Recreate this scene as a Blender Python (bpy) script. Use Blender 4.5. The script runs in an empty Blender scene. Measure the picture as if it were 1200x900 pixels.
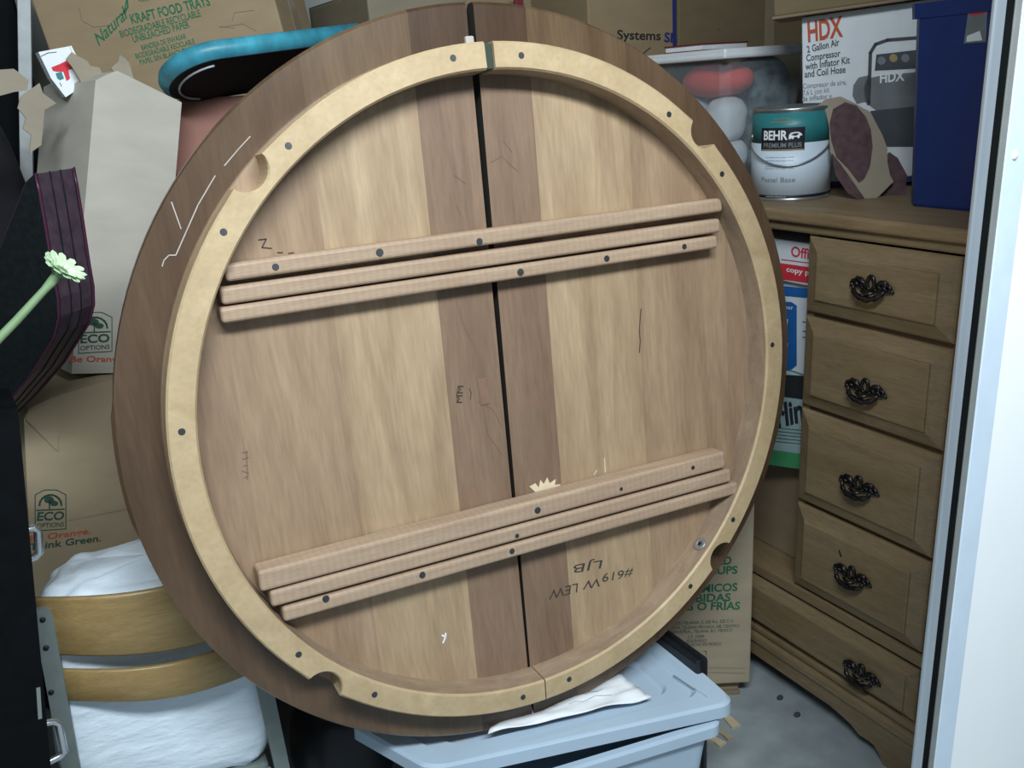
import bpy, bmesh, math, random
from mathutils import Vector, Matrix, noise
random.seed(7)
R = math.radians
scene = bpy.context.scene
COL = scene.collection

# ------------------------------------------------------------------ camera
F = 1013.0                      # focal length in pixels of the 1200 x 900 frame
H = 1.43                        # eye height
WX = Vector((0.8546097, -0.5147165, -0.06862353))    # camera right in world
WY = Vector((-0.22664571, -0.25083798, -0.94112275)) # camera down
WZ = Vector((0.46719802, 0.81984586, -0.33102686))   # camera forward
CAM = Vector((0, 0, H))
cd = bpy.data.cameras.new('camera'); cam = bpy.data.objects.new('camera', cd); COL.objects.link(cam)
cd.sensor_width = 36.0; cd.lens = F / 1200 * 36.0; cd.clip_start = 0.01
mw = Matrix.Identity(4)
for i in range(3):
    mw[i][0] = WX[i]; mw[i][1] = -WY[i]; mw[i][2] = -WZ[i]; mw[i][3] = CAM[i]
cam.matrix_world = mw
scene.camera = cam

# ------------------------------------------------------------------ world, lights, exposure
w = bpy.data.worlds.new('world'); scene.world = w; w.use_nodes = True
bg = w.node_tree.nodes['Background']
bg.inputs[0].default_value = (0.70, 0.86, 1.0, 1); bg.inputs[1].default_value = 0.30
def area(name, loc, target, sx, sy, power, col):
    l = bpy.data.lights.new(name, 'AREA'); l.shape = 'RECTANGLE'; l.size = sx; l.size_y = sy
    l.energy = power; l.color = col
    o = bpy.data.objects.new(name, l); COL.objects.link(o); o.location = loc
    o.rotation_euler = (Vector(target) - Vector(loc)).to_track_quat('-Z', 'Y').to_euler()
    return o
area('corridor_tube_light', (0.25, -0.30, 2.50), (0.80, 1.1, 0.9), 1.6, 0.28, 61, (0.87, 0.955, 1.0))
scene.view_settings.view_transform = 'Standard'
scene.view_settings.look = 'None'
scene.view_settings.exposure = 0.32
scene.view_settings.gamma = 1.0
scene.view_settings.use_curve_mapping = False

# ------------------------------------------------------------------ pixel -> place helpers (used to measure sizes and positions)
def ray(px, py): return WX * ((px - 600) / F) + WY * ((py - 450) / F) + WZ
def at(px, py, t): return CAM + ray(px, py) * t
def on_z(px, py, z): r = ray(px, py); return CAM + r * ((z - H) / r.z)
def on_plane(px, py, O, n): r = ray(px, py); return CAM + r * ((O - CAM).dot(n) / r.dot(n))
class Face:
    """an upright, possibly leaning, rectangle: x to the right, y into the thing, z up"""
    def __init__(s, az, O, roll=0, pitch=0):
        s.M = Matrix.Translation(O) @ Matrix.Rotation(R(az), 4, 'Z') @ Matrix.Rotation(R(roll), 4, 'Y') @ Matrix.Rotation(R(pitch), 4, 'X')
    def uv(s, px, py, y=0):
        n = s.M.to_3x3() @ Vector((0, 1, 0)); O = s.M @ Vector((0, y, 0))
        p = s.M.inverted() @ on_plane(px, py, O, n); return (p.x, p.z)
    def rebase(s, x, z, y=0):
        s.M = s.M @ Matrix.Translation((x, y, z)); return s

# ------------------------------------------------------------------ materials
MATS = {}
def new_mat(name):
    m = bpy.data.materials.new(name); m.use_nodes = True; MATS[name] = m
    nt = m.node_tree; return m, nt, nt.nodes['Principled BSDF']
def N(nt, t, **kw):
    n = nt.nodes.new(t)
    for k, v in kw.items(): setattr(n, k, v)
    return n
def plain(name, col, rough=0.6, metal=0.0, var=0.12, scale=30, bump=0.0, stretch=(1, 1, 1), spec=0.4):
    m, nt, b = new_mat(name)
    tc = N(nt, 'ShaderNodeTexCoord'); mp = N(nt, 'ShaderNodeMapping'); mp.inputs['Scale'].default_value = stretch
    no = N(nt, 'ShaderNodeTexNoise'); no.inputs['Scale'].default_value = scale; no.inputs['Detail'].default_value = 5
    cr = N(nt, 'ShaderNodeValToRGB')
    cr.color_ramp.elements[0].position = 0.3; cr.color_ramp.elements[1].position = 0.7
    cr.color_ramp.elements[0].color = (*[c * (1 - var) for c in col], 1)
    cr.color_ramp.elements[1].color = (*[min(1, c * (1 + var)) for c in col], 1)
    L = nt.links.new
    L(tc.outputs['Object'], mp.inputs[0]); L(mp.outputs[0], no.inputs['Vector']); L(no.outputs['Fac'], cr.inputs[0]); L(cr.outputs[0], b.inputs['Base Color'])
    b.inputs['Roughness'].default_value = rough; b.inputs['Metallic'].default_value = metal
    b.inputs['Specular IOR Level'].default_value = spec
    if bump:
        bp = N(nt, 'ShaderNodeBump'); bp.inputs['Strength'].default_value = bump; bp.inputs['Distance'].default_value = 0.004
        L(no.outputs['Fac'], bp.inputs['Height']); L(bp.outputs[0], b.inputs['Normal'])
    return m
def wood(name, c1, c2, stretch, scale=6, rough=0.55, stain=None, fine=0.25, ridge=None, finish=None):
    """long-grain wood: broad bands between c1 and c2, fine fibres, a few darker stains"""
    m, nt, b = new_mat(name); L = nt.links.new
    tc = N(nt, 'ShaderNodeTexCoord'); mp = N(nt, 'ShaderNodeMapping'); mp.inputs['Scale'].default_value = stretch
    L(tc.outputs['Object'], mp.inputs[0])
    n1 = N(nt, 'ShaderNodeTexNoise'); n1.inputs['Scale'].default_value = scale; n1.inputs['Detail'].default_value = 4; n1.inputs['Distortion'].default_value = 0.7
    L(mp.outputs[0], n1.inputs['Vector'])
    cr = N(nt, 'ShaderNodeValToRGB'); cr.color_ramp.elements[0].position = 0.28; cr.color_ramp.elements[1].position = 0.72
    cr.color_ramp.elements[0].color = (*c1, 1); cr.color_ramp.elements[1].color = (*c2, 1)
    L(n1.outputs['Fac'], cr.inputs[0])
    n2 = N(nt, 'ShaderNodeTexNoise'); n2.inputs['Scale'].default_value = scale * 9; n2.inputs['Detail'].default_value = 3
    L(mp.outputs[0], n2.inputs['Vector'])
    mx = N(nt, 'ShaderNodeMix', data_type='RGBA', blend_type='OVERLAY'); mx.inputs['Factor'].default_value = fine
    L(cr.outputs[0], mx.inputs['A']); L(n2.outputs['Fac'], mx.inputs['B'])
    out = mx.outputs['Result']
    if stain:
        n3 = N(nt, 'ShaderNodeTexNoise'); n3.inputs['Scale'].default_value = 7; n3.inputs['Detail'].default_value = 3; n3.inputs['Distortion'].default_value = 1.5
        L(tc.outputs['Object'], n3.inputs['Vector'])
        r3 = N(nt, 'ShaderNodeValToRGB'); r3.color_ramp.elements[0].position = 0.60; r3.color_ramp.elements[1].position = 0.75
        r3.color_ramp.elements[0].color = (0, 0, 0, 1); r3.color_ramp.elements[1].color = (0.6, 0.6, 0.6, 1)
        L(n3.outputs['Fac'], r3.inputs[0])
        m3 = N(nt, 'ShaderNodeMix', data_type='RGBA'); L(r3.outputs[0], m3.inputs['Factor'])
        L(out, m3.inputs['A']); m3.inputs['B'].default_value = (*stain, 1); out = m3.outputs['Result']
    if ridge:
        wv = N(nt, 'ShaderNodeTexWave'); wv.inputs['Scale'].default_value = ridge; wv.inputs['Distortion'].default_value = 2.5; wv.inputs['Detail'].default_value = 1
        L(tc.outputs['Object'], wv.inputs['Vector'])
        m4 = N(nt, 'ShaderNodeMix', data_type='RGBA', blend_type='MULTIPLY'); m4.inputs['Factor'].default_value = 0.07
        L(out, m4.inputs['A']); L(wv.outputs['Color'], m4.inputs['B']); out = m4.outputs['Result']
    b.inputs['Roughness'].default_value = rough
    if finish:      # (centre y, radius, colour, roughness): stained and varnished outside that radius
        sb_ = N(nt, 'ShaderNodeVectorMath', operation='SUBTRACT'); sb_.inputs[1].default_value = (0, finish[0], 0); L(tc.outputs['Object'], sb_.inputs[0])
        ln = N(nt, 'ShaderNodeVectorMath', operation='LENGTH'); L(sb_.outputs[0], ln.inputs[0])
        mr = N(nt, 'ShaderNodeMapRange'); mr.inputs['From Min'].default_value = finish[1] - .002; mr.inputs['From Max'].default_value = finish[1] + .002; L(ln.outputs['Value'], mr.inputs['Value'])
        mm = N(nt, 'ShaderNodeMix', data_type='RGBA', blend_type='MULTIPLY'); mm.inputs['Factor'].default_value = 1.0; L(out, mm.inputs['A']); mm.inputs['B'].default_value = (*finish[2], 1)
        m5 = N(nt, 'ShaderNodeMix', data_type='RGBA'); L(mr.outputs[0], m5.inputs['Factor']); L(out, m5.inputs['A']); L(mm.outputs['Result'], m5.inputs['B']); out = m5.outputs['Result']
        m6 = N(nt, 'ShaderNodeMapRange'); m6.inputs['To Min'].default_value = rough; m6.inputs['To Max'].default_value = finish[3]; L(mr.outputs[0], m6.inputs['Value']); L(m6.outputs[0], b.inputs['Roughness'])
    L(out, b.inputs['Base Color'])
    bp = N(nt, 'ShaderNodeBump'); bp.inputs['Strength'].default_value = 0.12; bp.inputs['Distance'].default_value = 0.002
    L(n2.outputs['Fac'], bp.inputs['Height']); L(bp.outputs[0], b.inputs['Normal'])
    return m
def cardboard(name, col, rough=0.85):
    return plain(name, col, rough, var=0.07, scale=9, bump=0.12, stretch=(1, 1, 3), spec=0.15)

FIN = (0.611, 0.5475, (0.33, 0.30, 0.28), 0.26)
GU = (3.2, 0.35, 3.2)      # grain along local y (table boards)
wood('board_tan', (0.24, 0.153, 0.093), (0.36, 0.248, 0.156), GU, stain=(0.30, 0.19, 0.125), finish=FIN)
wood('board_light', (0.28, 0.185, 0.110), (0.43, 0.312, 0.19), GU, stain=(0.36, 0.235, 0.15), finish=FIN)
wood('board_dark', (0.160, 0.098, 0.062), (0.245, 0.158, 0.102), GU, stain=(0.22, 0.125, 0.085), finish=FIN)
wood('board_mid', (0.215, 0.138, 0.086), (0.32, 0.216, 0.138), GU, stain=(0.26, 0.16, 0.105), finish=FIN)
wood('rim_wood', (0.41, 0.295, 0.165), (0.52, 0.395, 0.235), (3, 3, 9), scale=5, rough=0.5, stain=(0.47, 0.32, 0.16), fine=0.15)
wood('apron_inner', (0.25, 0.175, 0.115), (0.36, 0.265, 0.18), (3, 3, 9), scale=5, rough=0.6, fine=0.2)
wood('rail_wood', (0.34, 0.232, 0.155), (0.44, 0.318, 0.22), (0.8, 9, 9), fine=0.2, ridge=28)
wood('dresser_wood', (0.185, 0.13, 0.068), (0.255, 0.185, 0.105), (0.9, 6, 7), scale=5, rough=0.42, fine=0.3)
wood('dresser_top_wood', (0.20, 0.135, 0.07), (0.29, 0.205, 0.115), (0.9, 6, 7), scale=5, rough=0.5)
wood('dresser_dark_wood', (0.11, 0.065, 0.035), (0.17, 0.105, 0.055), (0.9, 6, 7), scale=5, rough=0.5)
wood('slat_wood', (0.25, 0.165, 0.062), (0.34, 0.235, 0.10), (0.8, 6, 8), scale=5, rough=0.35)
cardboard('kraft_card', (0.33, 0.25, 0.155)); cardboard('moving_card', (0.47, 0.445, 0.385)); cardboard('moving_card_low', (0.39, 0.315, 0.21))
cardboard('cups_card', (0.42, 0.355, 0.255)); cardboard('olive_card', (0.20, 0.155, 0.09)); cardboard('tan_card', (0.30, 0.225, 0.135)); cardboard('grey_card', (0.22, 0.19, 0.14))
cardboard('red_card', (0.33, 0.17, 0.135)); cardboard('dull_card', (0.26, 0.195, 0.125)); cardboard('torn_card', (0.30, 0.26, 0.2))
plain('tape', (0.30, 0.245, 0.17), 0.25, var=0.05)
plain('green_ink', (0.02, 0.16, 0.075), 0.8, var=0.15); plain('black_ink', (0.015, 0.02, 0.025), 0.8, var=0.1); plain('dark_green_ink', (0.03, 0.085, 0.06), 0.8)
plain('orange_ink', (0.50, 0.10, 0.045), 0.8); plain('red_ink', (0.62, 0.03, 0.05), 0.7); plain('white_ink', (0.8, 0.83, 0.85), 0.7, var=0.03); plain('grey_ink', (0.20, 0.22, 0.25), 0.7)
plain('faded_ink', (0.20, 0.16, 0.11), 0.8); plain('navy_ink', (0.02, 0.03, 0.16), 0.8); plain('pencil', (0.04, 0.035, 0.03), 0.8); plain('gold_ink', (0.35, 0.27, 0.12), 0.6)
plain('scratch', (0.42, 0.38, 0.35), 0.8); plain('brown_mark', (0.21, 0.12, 0.08), 0.8); plain('seam_shade', (0.02, 0.018, 0.014), 0.9); plain('raw_wood', (0.66, 0.55, 0.38), 0.8)
plain('screw_steel', (0.10, 0.11, 0.12), 0.45, 0.85); plain('washer_steel', (0.36, 0.36, 0.35), 0.4, 0.6); plain('dark_hole', (0.01, 0.01, 0.01), 0.9)
plain('gap_filler', (0.035, 0.05, 0.035), 0.8); plain('antique_metal', (0.045, 0.042, 0.045), 0.32, 0.85, var=0.5, scale=120)
plain('tote_plastic', (0.41, 0.52, 0.63), 0.38, var=0.05, scale=6, spec=0.5); plain('black_plastic', (0.012, 0.013, 0.017), 0.4, var=0.2)
plain('paper', (0.78, 0.81, 0.84), 0.8, var=0.05); plain('white_card', (0.70, 0.74, 0.78), 0.55, var=0.04)
plain('white_plastic_film', (0.74, 0.84, 0.93), 0.4, var=0.05, scale=26, bump=0.8, stretch=(1, 1, 2.5)); plain('grey_metal', (0.20, 0.235, 0.225), 0.5, 0.2, var=0.1); plain('chrome', (0.66, 0.70, 0.72), 0.22, 0.9, var=0.03)
plain('black_paint', (0.004, 0.005, 0.006), 0.7, var=0.2, spec=0.06); plain('black_leather', (0.006, 0.009, 0.010), 0.6, var=0.3, bump=0.2, scale=90, spec=0.2); plain('burgundy_leather', (0.060, 0.040, 0.054), 0.4, var=0.25, bump=0.15, scale=60)
plain('plum_trim', (0.055, 0.014, 0.036), 0.4); plain('petal_green', (0.58, 0.76, 0.50), 0.6, var=0.08); plain('stem_green', (0.19, 0.29, 0.15), 0.6, var=0.1)
plain('teal_satin', (0.045, 0.26, 0.35), 0.4, var=0.35, scale=14, bump=0.3, stretch=(2, 1, 1)); plain('black_cloth', (0.008, 0.008, 0.012), 0.9); plain('cord', (0.45, 0.47, 0.5), 0.6)
plain('can_metal', (0.42, 0.45, 0.46), 0.3, 0.8); plain('can_teal', (0.03, 0.20, 0.22), 0.4, var=0.05); plain('can_white', (0.60, 0.70, 0.80), 0.4, var=0.03); plain('can_black', (0.012, 0.014, 0.02), 0.4)
plain('navy_plastic', (0.012, 0.030, 0.14), 0.45, var=0.08); plain('maroon_side', (0.085, 0.048, 0.055), 0.85, var=0.3, bump=0.3, scale=60)
plain('blue_print', (0.015, 0.12, 0.38), 0.5); plain('light_print', (0.68, 0.73, 0.78), 0.55, var=0.03); plain('leaf_print', (0.06, 0.30, 0.12), 0.6); plain('mint_print', (0.33, 0.46, 0.47), 0.6); plain('picture_grey', (0.05, 0.06, 0.07), 0.6); plain('picture_mid', (0.16, 0.18, 0.19), 0.6)
plain('coral_cloth', (0.72, 0.09, 0.07), 0.8, var=0.1); plain('white_cloth', (0.68, 0.74, 0.78), 0.8, var=0.06, bump=0.2); plain('pale_blue_cloth', (0.45, 0.58, 0.68), 0.8, var=0.05); plain('dark_cloth', (0.11, 0.15, 0.17), 0.85, var=0.95, scale=34)
plain('maroon_cover', (0.16, 0.02, 0.03), 0.6); plain('stripe_green', (0.12, 0.5, 0.25), 0.7); plain('stripe_pink', (0.6, 0.25, 0.45), 0.7); plain('lid_white', (0.84, 0.88, 0.92), 0.35, var=0.03)
plain('concrete', (0.27, 0.31, 0.325), 0.75, var=0.16, scale=14, bump=0.08); plain('wall_paint', (0.30, 0.31, 0.30), 0.7, var=0.05, scale=5); plain('facade_white', (0.93, 0.95, 0.96), 0.55, var=0.02, scale=4)
plain('galvanised', (0.50, 0.55, 0.60), 0.35, 0.65, var=0.12, scale=20, stretch=(1, 1, 0.1)); plain('steel_grey', (0.25, 0.26, 0.25), 0.5, 0.3, var=0.08); plain('jamb_blue', (0.60, 0.70, 0.80), 0.5, var=0.03); plain('seal_black', (0.005, 0.006, 0.006), 0.8, spec=0.05)
plain('post_grey', (0.40, 0.43, 0.44), 0.5, 0.1); plain('tan_scrap', (0.52, 0.44, 0.30), 0.8); plain('pebble', (0.05, 0.05, 0.05), 0.8)
m, nt, b = new_mat('clear_plastic')
b.inputs['Base Color'].default_value = (0.62, 0.72, 0.80, 1); b.inputs['Roughness'].default_value = 0.25
tr = N(nt, 'ShaderNodeBsdfTransparent'); ms = N(nt, 'ShaderNodeMixShader'); ms.inputs[0].default_value = 0.13
nt.links.new(tr.outputs[0], ms.inputs[1]); nt.links.new(b.outputs[0], ms.inputs[2]); nt.links.new(ms.outputs[0], nt.nodes['Material Output'].inputs['Surface'])

# ------------------------------------------------------------------ object helpers
def link(name, me, mat, parent=None, M=None):
    o = bpy.data.objects.new(name, me); COL.objects.link(o)
    if mat is not None:
        me.materials.clear(); me.materials.append(MATS[mat])
    if parent is not None: o.parent = parent
    if M is not None: o.matrix_local = M
    return o
def pydata(name, v, f, mat, parent=None, smooth=False, M=None):
    me = bpy.data.meshes.new(name); me.from_pydata([tuple(p) for p in v], [], f); me.update()
    bm = bmesh.new(); bm.from_mesh(me); bmesh.ops.recalc_face_normals(bm, faces=bm.faces); bm.to_mesh(me); bm.free()
    if smooth: me.polygons.foreach_set('use_smooth', [True] * len(me.polygons))
    return link(name, me, mat, parent, M)
def bm_obj(name, bm, mat, parent=None, smooth=False, M=None):
    me = bpy.data.meshes.new(name); bmesh.ops.recalc_face_normals(bm, faces=bm.faces); bm.to_mesh(me); bm.free()
    if smooth: me.polygons.foreach_set('use_smooth', [True] * len(me.polygons))
    return link(name, me, mat, parent, M)
def thing(name, label, cat, M, group=None):
    o = bpy.data.objects.new(name, None); COL.objects.link(o); o.empty_display_size = 0.05
    o.matrix_world = M if isinstance(M, Matrix) else Matrix.Translation(M)
    return tag(o, label, cat, group)
def tag(o, label, cat, group=None):
    o['label'] = label; o['category'] = cat
    if group: o['group'] = group
    return o
def struct(o, label=None):
    o['kind'] = 'structure'
    if label: o['label'] = label
    return o
def add_box(bm, x0, x1, y0, y1, z0, z1, bev=0.0, seg=2):
    r = bmesh.ops.create_cube(bm, size=1.0)
    for v in r['verts']:
        v.co = Vector((x0 + (v.co.x + .5) * (x1 - x0), y0 + (v.co.y + .5) * (y1 - y0), z0 + (v.co.z + .5) * (z1 - z0)))
    if bev:
        es = set(e for v in r['verts'] for e in v.link_edges)
        bmesh.ops.bevel(bm, geom=list(es), offset=bev, segments=seg, affect='EDGES', profile=0.5)
def box(name, x0, x1, y0, y1, z0, z1, mat, parent=None, bev=0.0, seg=2, M=None):
    bm = bmesh.new(); add_box(bm, x0, x1, y0, y1, z0, z1, bev, seg); return bm_obj(name, bm, mat, parent, False, M)
def prism(name, poly, y0, y1, mat, parent=None, fn=None, smooth=False):
    """polygon in (x, z) extruded from y0 to y1"""
    fn = fn or (lambda a, b, c: (a, b, c)); n = len(poly)
    v = [fn(p[0], y0, p[1]) for p in poly] + [fn(p[0], y1, p[1]) for p in poly]
    f = [tuple(range(n)), tuple(range(2 * n - 1, n - 1, -1))] + [(i, (i + 1) % n, n + (i + 1) % n, n + i) for i in range(n)]
    return pydata(name, v, f, mat, parent, smooth)
def tube_geo(pts, r, n=8, closed=False, v=None, f=None):
    v = [] if v is None else v; f = [] if f is None else f
    pts = [Vector(p) for p in pts]; k = len(pts); base = len(v); up = None
    for i, p in enumerate(pts):
        a = pts[(i - 1) % k] if (closed or i > 0) else p; c = pts[(i + 1) % k] if (closed or i < k - 1) else p
        d = (c - a).normalized()
        if up is None:
            up = d.orthogonal().normalized()
        up = (up - d * up.dot(d)).normalized(); s = d.cross(up)
        rr = r[i] if isinstance(r, (list, tuple)) else r
        for j in range(n):
            t = 2 * math.pi * j / n; v.append(p + (up * math.cos(t) + s * math.sin(t)) * rr)
    for i in range(k if closed else k - 1):
        for j in range(n):
            a = base + i * n; b2 = base + ((i + 1) % k) * n
            f.append((a + j, a + (j + 1) % n, b2 + (j + 1) % n, b2 + j))
    if not closed:
        f.append(tuple(base + j for j in range(n))); f.append(tuple(base + (k - 1) * n + j for j in range(n)))
    return v, f
def tube(name, pts, r, mat, parent=None, n=8, closed=False):
    v, f = tube_geo(pts, r, n, closed); return pydata(name, v, f, mat, parent, True)
def lathe(name, prof, mat, parent=None, n=40, M=None, smooth=True):
    v = []; f = []
    for (r, z) in prof:
        for j in range(n):
            t = 2 * math.pi * j / n; v.append((r * math.cos(t), r * math.sin(t), z))
    for i in range(len(prof) - 1):
        for j in range(n): f.append((i * n + j, i * n + (j + 1) % n, (i + 1) * n + (j + 1) % n, (i + 1) * n + j))
    f.append(tuple(range(n))); f.append(tuple(range((len(prof) - 1) * n, len(prof) * n)))
    return pydata(name, v, f, mat, parent, smooth, M)
def blob(name, c, rad, mat, parent=None, e=0.6, amp=0.1, fr=5.0, nu=40, nv=24, seed=0, M=None):
    """soft pillow-like lump with creases"""
    v = []; f = []
    sg = lambda x, p: math.copysign(abs(x) ** p, x)
    for i in range(nv + 1):
        la = -math.pi / 2 + math.pi * i / nv
        for j in range(nu):
            lo = 2 * math.pi * j / nu
            p = Vector((sg(math.cos(la), e) * sg(math.cos(lo), e), sg(math.cos(la), e) * sg(math.sin(lo), e), sg(math.sin(la), e)))
            q = Vector((p.x * rad[0], p.y * rad[1], p.z * rad[2]))
            k = 1 + amp * (noise.noise(q * fr + Vector((seed * 3.1, seed, 0))) + 0.5 * abs(noise.noise(q * fr * 2.7 + Vector((0, seed, 5)))))
            v.append(Vector(c) + q * k)
    for i in range(nv):
        for j in range(nu): f.append((i * nu + j, i * nu + (j + 1) % nu, (i + 1) * nu + (j + 1) % nu, (i + 1) * nu + j))
    return pydata(name, v, f, mat, parent, True, M)
TXT = {}
def text_geo(s, bold=0.0, shear=0.0):
    key = (s, bold, shear)
    if key not in TXT:
        c = bpy.data.curves.new('text', 'FONT'); c.body = s; c.offset = bold; c.shear = shear; c.resolution_u = 3
        o = bpy.data.objects.new('text', c); COL.objects.link(o)
        me = o.to_mesh()
        v = [(p.co.x, p.co.y) for p in me.vertices]; f = [tuple(p.vertices) for p in me.polygons]
        o.to_mesh_clear(); bpy.data.objects.remove(o); bpy.data.curves.remove(c)
        x0 = min(p[0] for p in v); x1 = max(p[0] for p in v); y1 = 0.70
        TXT[key] = ([((p[0] - x0) / (x1 - x0), p[1] / y1) for p in v], f)
    return TXT[key]
def letter(s, parent, L, Rr, h, mat, fn, bold=0.0, shear=0.0, name='printed_text'):
    """writing whose baseline runs from L to Rr (2D), capital height h; fn maps 2D to 3D"""
    v, f = text_geo(s, bold, shear); L = Vector(L); Rr = Vector(Rr); d = Rr - L; nrm = Vector((-d.y, d.x)).normalized()
    pts = [fn(*(L + d * p[0] + nrm * h * p[1])) for p in v]
    return pydata(name, pts, f, mat, parent)
EPS = 0.0007
def front(a, b): return (a, -EPS, b)
def print_px(face, s, parent, pL, pR, hpx, mat, bold=0.0, shear=0.0, fn=front):
    L = face.uv(*pL); Rr = face.uv(*pR); T = face.uv(pL[0], pL[1] - hpx)
    return letter(s, parent, L, Rr, (Vector(T) - Vector(L)).length, mat, fn, bold, shear)
def flat_px(face, parent, pts, mat, name='printed_panel', e=EPS):
    q = [face.uv(*p) for p in pts]
    return pydata(name, [(a, -e, b) for a, b in q], [tuple(range(len(q)))], mat, parent)
def line_geo(pts, wd):
    v = []; f = []
    for i in range(len(pts) - 1):
        a = Vector(pts[i]); b2 = Vector(pts[i + 1]); d = (b2 - a).normalized(); n_ = Vector((-d.y, d.x)) * wd / 2; k = len(v)
        v += [a + n_ - d * wd * .3, a - n_ - d * wd * .3, b2 - n_ + d * wd * .3, b2 + n_ + d * wd * .3]; f.append((k, k + 1, k + 2, k + 3))
    return v, f
def strokes(name, lines, wd, mat, parent, fn):
    if len(lines) > 1 and not name.startswith(('printed', 'pen', 'stamp', 'pencil', 'crease')):
        for l in lines: o = strokes(name, [l], wd, mat, parent, fn)
        return o
    V = []; Fc = []
    for l in lines:
        v, f = line_geo(l, wd); k = len(V); V += v; Fc += [tuple(i + k for i in q) for q in f]
    return pydata(name, [fn(p[0], p[1]) for p in V], Fc, mat, parent)
def strokes_px(face, lines, wd, mat, parent, name='printed_mark'):
    return strokes(name, [[face.uv(*p) for p in l] for l in lines], wd, mat, parent, front)
def carton(name, label, face, wdt, d, h, mat, tape=True, top=True, group=None):
    t = thing(name, label, 'box', face.M, group)
    box('body', 0, wdt, 0, d, 0, h, mat, t, 0.004)
    if top:
        for k in (0, 1):
            y0 = 0.001 if k == 0 else d / 2 + 0.002; y1 = d / 2 - 0.002 if k == 0 else d - 0.001
            box('flap', 0.001, wdt - 0.001, y0, y1, h - 0.001, h + 0.003, mat, t, 0.001, 1)
    if tape:
        box('tape', wdt * 0.0 + 0.002, wdt - 0.002, d / 2 - 0.025, d / 2 + 0.025, h + 0.0032, h + 0.0040, 'tape', t)
    return t

# ------------------------------------------------------------------ the setting
struct(box('floor', -2.6, 3.6, -3.0, 2.8, -0.06, 0.0, 'concrete'))
struct(box('wall_back', -0.95, 2.35, 2.75, 2.82, 0, 2.7, 'wall_paint'))
struct(box('wall_left', -0.95, -0.88, 0.62, 2.75, 0, 2.7, 'wall_paint'))
struct(box('wall_right', 2.28, 2.35, 0.70, 2.75, 0, 2.7, 'wall_paint'))
struct(box('ceiling', -0.95, 2.35, 0.62, 2.82, 2.7, 2.76, 'wall_paint'))
JY = 0.62                                   # plane of the facade
def jx(px, py, y=JY): return on_plane(px, py, Vector((0, y, 0)), Vector((0, 1, 0))).x
x_white = jx(1152, 540); 
struct(box('wall_front', x_white, 3.3, JY, JY + 0.012, 0, 2.7, 'facade_white'), 'bright white painted wall beside the door opening')
struct(box('wall_header', -0.95, x_white, JY, JY + 0.09, 2.45, 2.7, 'facade_white'), 'white wall above the door opening')
xa, xb, xc, xd = jx(1110, 540, JY - .006), jx(1121, 540, JY - .006), jx(1129, 540), jx(1137, 540, JY - .002)
struct(box('trim_1', xa, xb, JY - 0.006, JY, 0, 2.6, 'galvanised', None, 0.002), 'shiny galvanised edge of the door track')
struct(box('trim_2', xb - .01, xc, JY + 0.001, JY + 0.004, 0, 2.6, 'seal_black'), 'dark slot of the door track')
struct(box('trim_3', xc, xd, JY - 0.001, JY + 0.004, 0, 2.6, 'steel_grey', None, 0.001), 'grey steel web of the door track')
struct(box('trim_4', xd, x_white + 0.012, JY - 0.002, JY + 0.002, 0, 2.6, 'jamb_blue', None, 0.0015), 'pale bluish painted door jamb strip')
bo = lathe('trim_5', [(0.006, 0), (0.006, 0.002), (0.0045, 0.004), (0.0, 0.005)], 'facade_white', None, 12)
bo.matrix_world = Matrix.Translation((jx(1187, 182), JY, on_plane(1187, 182, Vector((0, JY, 0)), Vector((0, 1, 0))).z)) @ Matrix.Rotation(R(90), 4, 'X')
struct(bo, 'small white bolt head on the white wall')

# ------------------------------------------------------------------ the round table top, underside to the front
TC = Vector((0.67375879, 1.17831389, H - 0.49292519)); TN = Vector((-0.06252052, -0.99309099, 0.09930495)).normalized()
TU = Vector((0.99802418, -0.06283109, 0)); TV = TN.cross(TU).normalized()
RT = 0.611
TM = Matrix.Identity(4)
for i in range(3): TM[i][0] = TU[i]; TM[i][1] = TV[i]; TM[i][2] = TN[i]; TM[i][3] = (TC - TV * RT)[i]
tab = thing('round_table_top', 'large round wooden table top leaning on its edge, underside showing, on the grey tote', 'table', TM)
def tl(u, v, ww=0.0): return (u, v + RT, ww)
def tuv(px, py, off=0.0):
    p = on_plane(px, py, TC + TN * off, TN) - TC - TN * off; return (p.dot(TU), p.dot(TV))
TILT = 0.033
def bd(a, b_): return (a + TILT * b_, b_ - TILT * a)
def seam(side, b_):
    g = 0.0020 + (b_ + 0.61) / 1.22 * 0.0042
    return -0.0175 + side * g
halves = {}
halves[-1] = link('leaf_half', bpy.data.meshes.new('leaf_half'), None, tab); halves[1] = link('leaf_half', bpy.data.meshes.new('leaf_half'), None, tab)
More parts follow.
